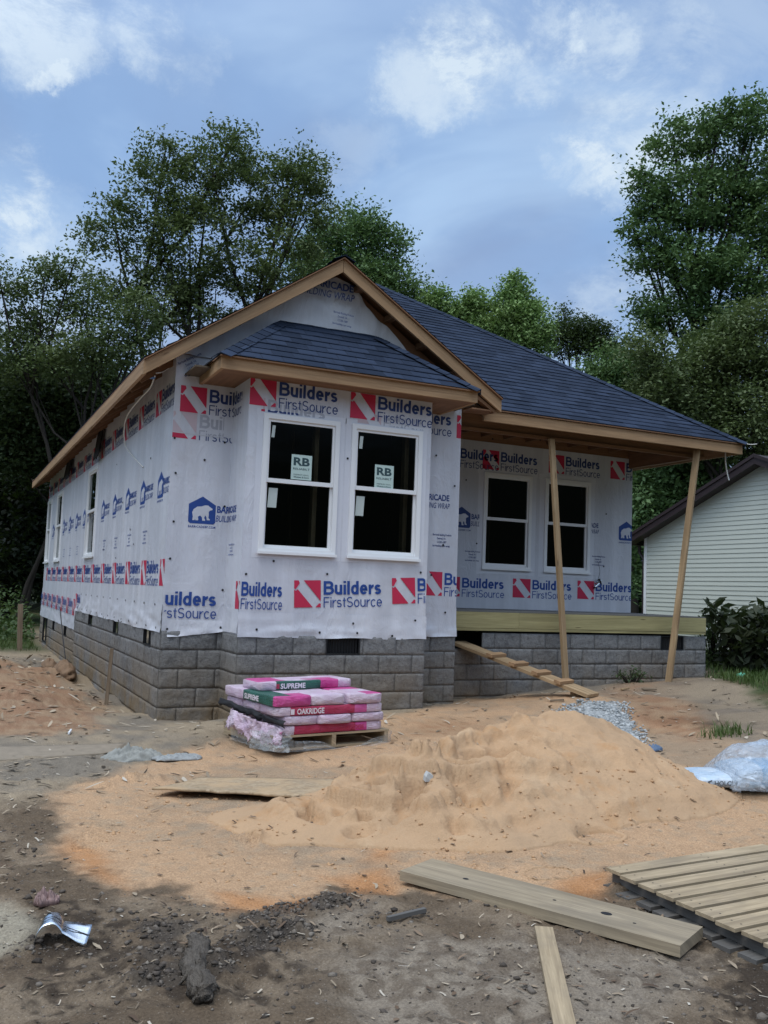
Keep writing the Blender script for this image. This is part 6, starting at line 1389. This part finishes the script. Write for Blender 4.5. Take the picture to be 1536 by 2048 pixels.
tree('tall_tree', 'darker green rounded tree showing right of the gable peak', [(705, 470, 62, 55), (765, 500, 38, 48), (640, 520, 60, 70), (700, 570, 85, 60), (795, 480, 14, 14), (830, 590, 34, 28), (780, 560, 40, 40)], 37, foot(700, 37), 'green', 330, 90, .155, 12, TG, .38, stems=2, branchy=.15)
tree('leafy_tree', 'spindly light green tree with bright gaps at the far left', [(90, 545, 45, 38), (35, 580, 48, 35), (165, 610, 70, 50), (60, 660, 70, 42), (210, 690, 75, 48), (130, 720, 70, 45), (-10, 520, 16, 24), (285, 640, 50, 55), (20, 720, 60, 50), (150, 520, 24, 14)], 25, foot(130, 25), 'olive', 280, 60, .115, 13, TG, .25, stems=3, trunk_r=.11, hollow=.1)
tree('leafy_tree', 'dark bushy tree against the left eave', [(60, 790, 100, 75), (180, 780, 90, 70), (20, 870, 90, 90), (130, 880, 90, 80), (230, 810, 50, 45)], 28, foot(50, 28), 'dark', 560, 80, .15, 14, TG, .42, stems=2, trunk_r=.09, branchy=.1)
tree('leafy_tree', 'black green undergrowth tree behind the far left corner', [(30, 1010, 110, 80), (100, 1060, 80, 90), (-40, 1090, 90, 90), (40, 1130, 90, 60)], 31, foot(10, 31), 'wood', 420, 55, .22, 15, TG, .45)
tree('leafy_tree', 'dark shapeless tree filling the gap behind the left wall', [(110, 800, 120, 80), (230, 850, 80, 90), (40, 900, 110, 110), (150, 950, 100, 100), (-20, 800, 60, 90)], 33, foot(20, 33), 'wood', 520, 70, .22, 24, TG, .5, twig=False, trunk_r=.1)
tree('poplar', 'light green pointed poplar above the middle of the roof slope', [(1025, 575, 26, 26), (1035, 620, 48, 36), (1062, 650, 42, 36), (995, 660, 36, 30), (1045, 690, 50, 34)], 36, foot(1035, 36), 'poplar', 220, 80, .15, 16, TG, .28)
tree('poplar', 'smaller light green poplar left of the pointed one', [(948, 605, 20, 26), (935, 635, 30, 26), (905, 625, 18, 18), (970, 660, 28, 24), (870, 600, 20, 24)], 36, foot(930, 36), 'poplar', 130, 80, .15, 17, TG, .27)
tree('feathery_tree', 'dark feathery tree with thin spiky top above the roof', [(1150, 655, 34, 24), (1128, 635, 12, 26), (1190, 660, 32, 24), (1120, 685, 36, 30), (1180, 690, 50, 30), (1215, 700, 26, 22)], 38, foot(1160, 38), 'dark', 340, 32, .12, 18, TG, .26)
tree('tall_tree', 'tallest dense green tree at the right edge', [(1345, 280, 48, 42), (1420, 270, 42, 46), (1500, 245, 50, 44), (1300, 400, 46, 48), (1375, 400, 68, 72), (1470, 390, 78, 86), (1300, 505, 48, 50), (1390, 530, 80, 66), (1500, 540, 76, 80), (1282, 345, 24, 20), (1310, 620, 50, 55), (1400, 640, 60, 60), (1560, 400, 80, 120), (1440, 220, 26, 24), (1265, 455, 22, 20), (1520, 215, 24, 18)],
     32, foot(1420, 32), 'green', 600, 84, .155, 19, TG, .29, stems=3, trunk_r=.2, hollow=.3, branchy=.2)
tree('dense_tree', 'dense dull green tree in front of the tallest one, over the neighbour roof', [(1450, 720, 95, 85), (1340, 770, 75, 70), (1536, 690, 110, 100), (1400, 850, 90, 75), (1510, 840, 90, 80), (1290, 690, 36, 40), (1580, 820, 80, 90)], 28, foot(1450, 28), 'olive', 640, 90, .13, 20, TG, .32, hollow=.4)
tree('dense_tree', 'bright green bushy tree just above the right porch roof', [(1225, 745, 52, 34), (1290, 770, 60, 42), (1340, 820, 60, 50), (1260, 720, 36, 28)], 33, foot(1270, 33), 'green', 280, 70, .15, 21, TG, .40)
tree('dense_tree', 'dark green leafy tree seen under the porch eave', [(1300, 960, 55, 50), (1370, 940, 60, 50), (1290, 1030, 45, 50), (1430, 900, 60, 40), (1340, 1000, 50, 40), (1290, 1120, 30, 80)], 30, foot(1310, 30), 'green', 330, 50, .19, 22, TG, .38)
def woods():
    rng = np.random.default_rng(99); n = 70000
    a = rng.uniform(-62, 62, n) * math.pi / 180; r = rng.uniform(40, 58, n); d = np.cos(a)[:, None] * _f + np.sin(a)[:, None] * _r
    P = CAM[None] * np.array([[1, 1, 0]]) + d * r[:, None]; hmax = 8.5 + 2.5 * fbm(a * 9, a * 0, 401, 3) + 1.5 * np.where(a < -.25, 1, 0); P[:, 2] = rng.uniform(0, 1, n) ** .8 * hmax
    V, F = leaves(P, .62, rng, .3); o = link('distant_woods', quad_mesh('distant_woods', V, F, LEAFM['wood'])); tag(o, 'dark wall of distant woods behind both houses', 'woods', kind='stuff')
    n = 9000; x = rng.uniform(-9, .0, n); y = rng.uniform(13.5, 21, n); keep = (x < -.1) | (y > 14.5); x, y = x[keep], y[keep]; z = gh(x, y) + rng.uniform(0, 1, len(x)) ** 1.4 * (.35 + .55 * np.clip((y - 13.5) / 4, 0, 1.6))
    V, F = leaves(np.stack([x, y, z], 1), .13, rng, .5); tag(link('weed_patch', quad_mesh('weed_patch', V, F, LEAFM['weed'])), 'leafy green weeds beyond the far left corner', 'weeds', kind='stuff')
woods()
def grass():
    rng = np.random.default_rng(5); xs, ys = [], []
    n = 60000; x = rng.uniform(7.4, 15, n); y = rng.uniform(-4.5, 9, n); s = sdist(GRASSZ[0], x, y) + .25 * fbm(x * 4, y * 4, 42, 4); keep = (s > -.12 + .2 * rng.uniform(0, 1, n)) & ~((x < 8.1) & (y > .35)); x, y = x[keep], y[keep]
    n = 12000; x2 = rng.uniform(-9, -.2, n); y2 = rng.uniform(10.2, 16, n); k2 = y2 + .8 * fbm(x2 * .8, y2 * .8, 41, 4) > 10.6 + rng.uniform(0, 1, n); x = np.concatenate([x, x2[k2]]); y = np.concatenate([y, y2[k2]])
    c = on_ground(1455, 1466); x = np.concatenate([x, c[0] + rng.normal(0, .14, 160)]); y = np.concatenate([y, c[1] + rng.normal(0, .08, 160)])
    n = len(x); z = gh(x, y); h = rng.uniform(.05, .16, n) * (1 + .5 * fbm(x * 2, y * 2, 77, 3)); a = rng.uniform(0, 6.28, n); l = rng.uniform(.02, .09, n); w = rng.uniform(.004, .008, n)
    B = np.stack([x, y, z - .01], 1); dx = np.stack([np.cos(a), np.sin(a), 0 * a], 1); sx = np.stack([-np.sin(a), np.cos(a), 0 * a], 1)
    m = B + dx * l[:, None] * .35; m[:, 2] += h * .62; t = B + dx * l[:, None]; t[:, 2] += h
    V = np.stack([B - sx * w[:, None], B + sx * w[:, None], m + sx * w[:, None] * .7, m - sx * w[:, None] * .7, t], 1).reshape(-1, 3); i = np.arange(n) * 5
    F = np.concatenate([np.stack([i, i + 1, i + 2, i + 3], 1), np.stack([i + 3, i + 2, i + 4, i + 4], 1)])
    me = bpy.data.meshes.new('grass'); me.from_pydata(V.tolist(), [], [(a_, b_, c_, d_) if c_ != d_ else (a_, b_, c_) for a_, b_, c_, d_ in F.tolist()]); me.materials.append(leaf_mat('grass_blade', (.035, .075, .018), (.085, .14, .035), (.12, .15, .05), .2))
    tag(link('grass', me), 'green grass by the neighbouring house and behind the plot', 'grass', kind='stuff')
grass()
def shrub(name, lab, px, py, t, w, h, nst, per, size, leaf, seed, asp=.5, spread=.16, cat='shrub', group=None):
    rng = np.random.default_rng(seed); c = at_t(px, py, t); c[2] = gz(c[0], c[1]); ro = empty(name, tuple(c), lab, cat, group); mb = MB(); pts = []
    for i in range(nst):
        a = rng.uniform(0, 6.28); r = rng.uniform(.05, 1) ** .6 * w; top = c + np.array([math.cos(a) * r, math.sin(a) * r * .7, h * rng.uniform(.55, 1.05)]); b0 = c + np.array([math.cos(a) * r * .3, math.sin(a) * r * .25, -.02]); mid = b0 * .45 + top * .55 + np.array([0, 0, .12 * h])
        mb.tube([b0, mid, top], [.012, .008, .003], 5)
        for f_ in rng.uniform(.25, 1, per): q = (b0 * (1 - f_) + mid * f_) if f_ < .5 else (mid * (2 - 2 * f_) + top * (2 * f_ - 1)); pts.append(q + rng.normal(size=3) * spread * np.array([1, 1, .6]))
    V, F = leaves(np.array(pts), size, rng, .35, asp, .3); link('foliage', quad_mesh('foliage', V, F, LEAFM[leaf]), ro); mb.build('stem', M['bark'], ro); return ro
shrub('broadleaf_shrub', 'dark broad leaved shrub in front of the pale siding', 1498, 1305, 14.2, .72, 1.0, 46, 26, .21, 'lily', 61, .42, .10, 'shrub', 'shrubs by the neighbouring house')
shrub('bushy_weed', 'fine leaved grey green bush between the porch corner and the broad shrub', 1432, 1300, 15.0, .42, .95, 34, 40, .065, 'weed', 62, .5, .09, 'shrub', 'shrubs by the neighbouring house')
shrub('bushy_weed', 'small dark weeds hugging the porch blocks', 1265, 1368, 12.5, .28, .18, 14, 14, .05, 'dark', 63, .5, .05, 'weed')
shrub('bushy_weed', 'tall sprig of weeds at the right edge above the broad shrub', 1534, 1270, 14.8, .25, 1.25, 10, 34, .07, 'weed', 64, .5, .08, 'shrub', 'shrubs by the neighbouring house')
# ------------------------------------------------------------------ litter of chips, leaves and clods
def litter():
    rng = np.random.default_rng(21); V, F = [], []
    def strew(n, L0, L1, W0, W1, area, mat, name, lab, dens, arch=.25, seed=1):
        r = np.random.default_rng(seed); x = r.uniform(area[0], area[1], n); y = r.uniform(area[2], area[3], n); k = r.uniform(0, 1, n) < dens(x, y) * np.where(pile_h(x, y) > .05, .35, 1); x, y = x[k], y[k]; n = len(x)
        a = r.uniform(0, 6.28, n); L_ = r.uniform(L0, L1, n) * r.uniform(.5, 1, n); W_ = r.uniform(W0, W1, n); bend = r.normal(0, .35, n); tilt = r.normal(0, .22, n); m = 6; s = np.linspace(-.5, .5, m)
        d = np.stack([np.cos(a), np.sin(a)], 1); p = np.stack([-np.sin(a), np.cos(a)], 1); P = np.zeros((n, m, 2, 3)); prof = np.sqrt(np.clip(1 - (2 * s) ** 2 * .96, 0, 1)) if arch else np.ones(m)
        for i in range(m):
            cx = x + d[:, 0] * L_ * s[i] + p[:, 0] * bend * L_ * (s[i] ** 2); cy = y + d[:, 1] * L_ * s[i] + p[:, 1] * bend * L_ * (s[i] ** 2)
            for j, sg in enumerate((-1, 1)):
                P[:, i, j, 0] = cx + p[:, 0] * W_ * sg * prof[i] * .5; P[:, i, j, 1] = cy + p[:, 1] * W_ * sg * prof[i] * .5; P[:, i, j, 2] = L_ * (s[i] + .5) * tilt + arch * L_ * (.25 - s[i] ** 2) * r.uniform(.1, 1, n)
        zc = surf(x, y); P[..., 2] += zc[:, None, None] + .005 - np.minimum(0, P[..., 2].min(axis=(1, 2)))[:, None, None]
        q = []
        for i in range(m - 1): q.append(np.stack([np.arange(n) * m * 2 + i * 2, np.arange(n) * m * 2 + i * 2 + 2, np.arange(n) * m * 2 + i * 2 + 3, np.arange(n) * m * 2 + i * 2 + 1], 1))
        tag(link(name, quad_mesh(name, P.reshape(-1, 3), np.concatenate(q), mat)), lab, name.replace('_', ' '), kind='stuff')
    tl = NT('dead_leaf'); i_ = tl.rnd(); LM = tl.fin(tl.ramp(i_, [(0, (.055, .036, .025)), (.35, (.13, .085, .055)), (.7, (.24, .17, .115)), (1, (.36, .29, .21))]), .7, None, .25)
    tl = NT('wood_chip'); i_ = tl.rnd(); CM = tl.fin(tl.ramp(i_, [(0, (.05, .04, .03)), (.4, (.20, .155, .11)), (.75, (.40, .32, .23)), (1, (.52, .47, .40))]), .85, None, .15)
    front = lambda x, y: .25 + .75 * rough_mask(x, y)
    strew(2000, .03, .075, .008, .019, (-3.2, 3.2, -7.5, -3.8), LM, 'dead_leaves', 'dry fallen leaves scattered over the yard soil', lambda x, y: .10 + .5 * rough_mask(x, y) * (fbm(x * 1.5, y * 1.5, 91, 3) > -.15), .35, 1)
    strew(3600, .012, .05, .003, .010, (-3.4, 4.5, -7.5, -1.5), CM, 'wood_chips', 'pale wood chips and splinters trodden into the soil', front, .0, 2)
    strew(1500, .04, .16, .008, .035, (-4, 8.5, -3.6, .2), CM, 'wood_scraps', 'splinters and bark scraps on the packed ground before the house', lambda x, y: .35 + .5 * (fbm(x * 1.3, y * 1.3, 92, 3) > 0), .05, 3)
    strew(1500, .05, .22, .015, .06, (-5, -.15, .0, 10), CM, 'wood_scraps', 'splinters and clods along the left wall', lambda x, y: .6 + 0 * x, .1, 4)
    # clods
    xg, yg, zg = STONES[0]; r = np.random.default_rng(9)
    tl = NT('soil_clod'); i_ = tl.rnd(); SM = tl.fin(tl.ramp(i_, [(0, (.05, .042, .036)), (.6, (.12, .10, .085)), (1, (.22, .19, .16))]), .95, tl.bump(tl.noise(tl.coord('Object'), 90, 4), .5, .01), .1)
    tl = NT('gravel_stone'); i_ = tl.rnd(); GM = tl.fin(tl.ramp(i_, [(0, (.22, .235, .24)), (.5, (.33, .345, .35)), (1, (.50, .51, .51))]), .85, None, .2)
    for nm, lab, n, area, r0, mt, dn, sd in (('gravel_stones', 'loose pale stones over the gravel heap', len(xg), (0, 1, 0, 1), .011, GM, None, 9), ('soil_clods', 'crumbs and clods of dark soil in the foreground', 5200, (-3.2, 3.2, -7.5, -4.0), .006, SM, lambda x, y: np.clip(rough_mask(x, y), 0, 1) * (.35 + .65 * (fbm(x * 2.2, y * 2.2, 93, 3) > .0)), 5),
                                          ('sand_crumbs', 'crumbs of damp sand round the foot of the heap', 2600, (-1.2, 3.6, -5.7, -3.2), .008, plain('sand_crumb', (.47, .29, .16), .95, .3, 30), lambda x, y: (pile_h(x, y) < .30) * (.12 + .6 * (fbm(x * 2.5, y * 2.5, 94, 3) > .12)), 6)):
        r = np.random.default_rng(sd)
        x = r.uniform(area[0], area[1], n); y = r.uniform(area[2], area[3], n); k = np.ones(n, bool) if dn is None else r.uniform(0, 1, n) < dn(x, y); x, y = x[k], y[k]; n = len(x)
        if dn is None: x, y = xg, yg
        if nm == 'soil_clods':
            for cx, cy, rx, ry, a in LUMPS[:11] + LUMPS[14:16]: m_ = 110; x = np.concatenate([x, cx + r.normal(0, rx * .6, m_)]); y = np.concatenate([y, cy + r.normal(0, ry * .6, m_)])
            n = len(x)
        bm = bmesh.new(); bmesh.ops.create_icosphere(bm, subdivisions=1, radius=1); bv = np.array([v.co[:] for v in bm.verts]); bf = np.array([[v.index for v in f.verts] for f in bm.faces]); bm.free()
        s = r0 * r.uniform(.5, 1.0, n) * (1 + (1.6 if nm != 'soil_clods' else 2.0) * r.uniform(0, 1, n) ** 6); P = bv[None] * s[:, None, None] * r.uniform(.45, 1.5, (n, len(bv), 1)) * np.array([1.2, 1.0, .75]); P = P + np.stack([x, y, (zg if dn is None else surf(x, y)) + s * .15], 1)[:, None]
        Fq = (bf[None] + (np.arange(n) * len(bv))[:, None, None]).reshape(-1, 3); tag(link(nm, quad_mesh(nm, P.reshape(-1, 3), Fq, mt, False)), lab, nm.replace('_', ' '), kind='stuff')
litter()
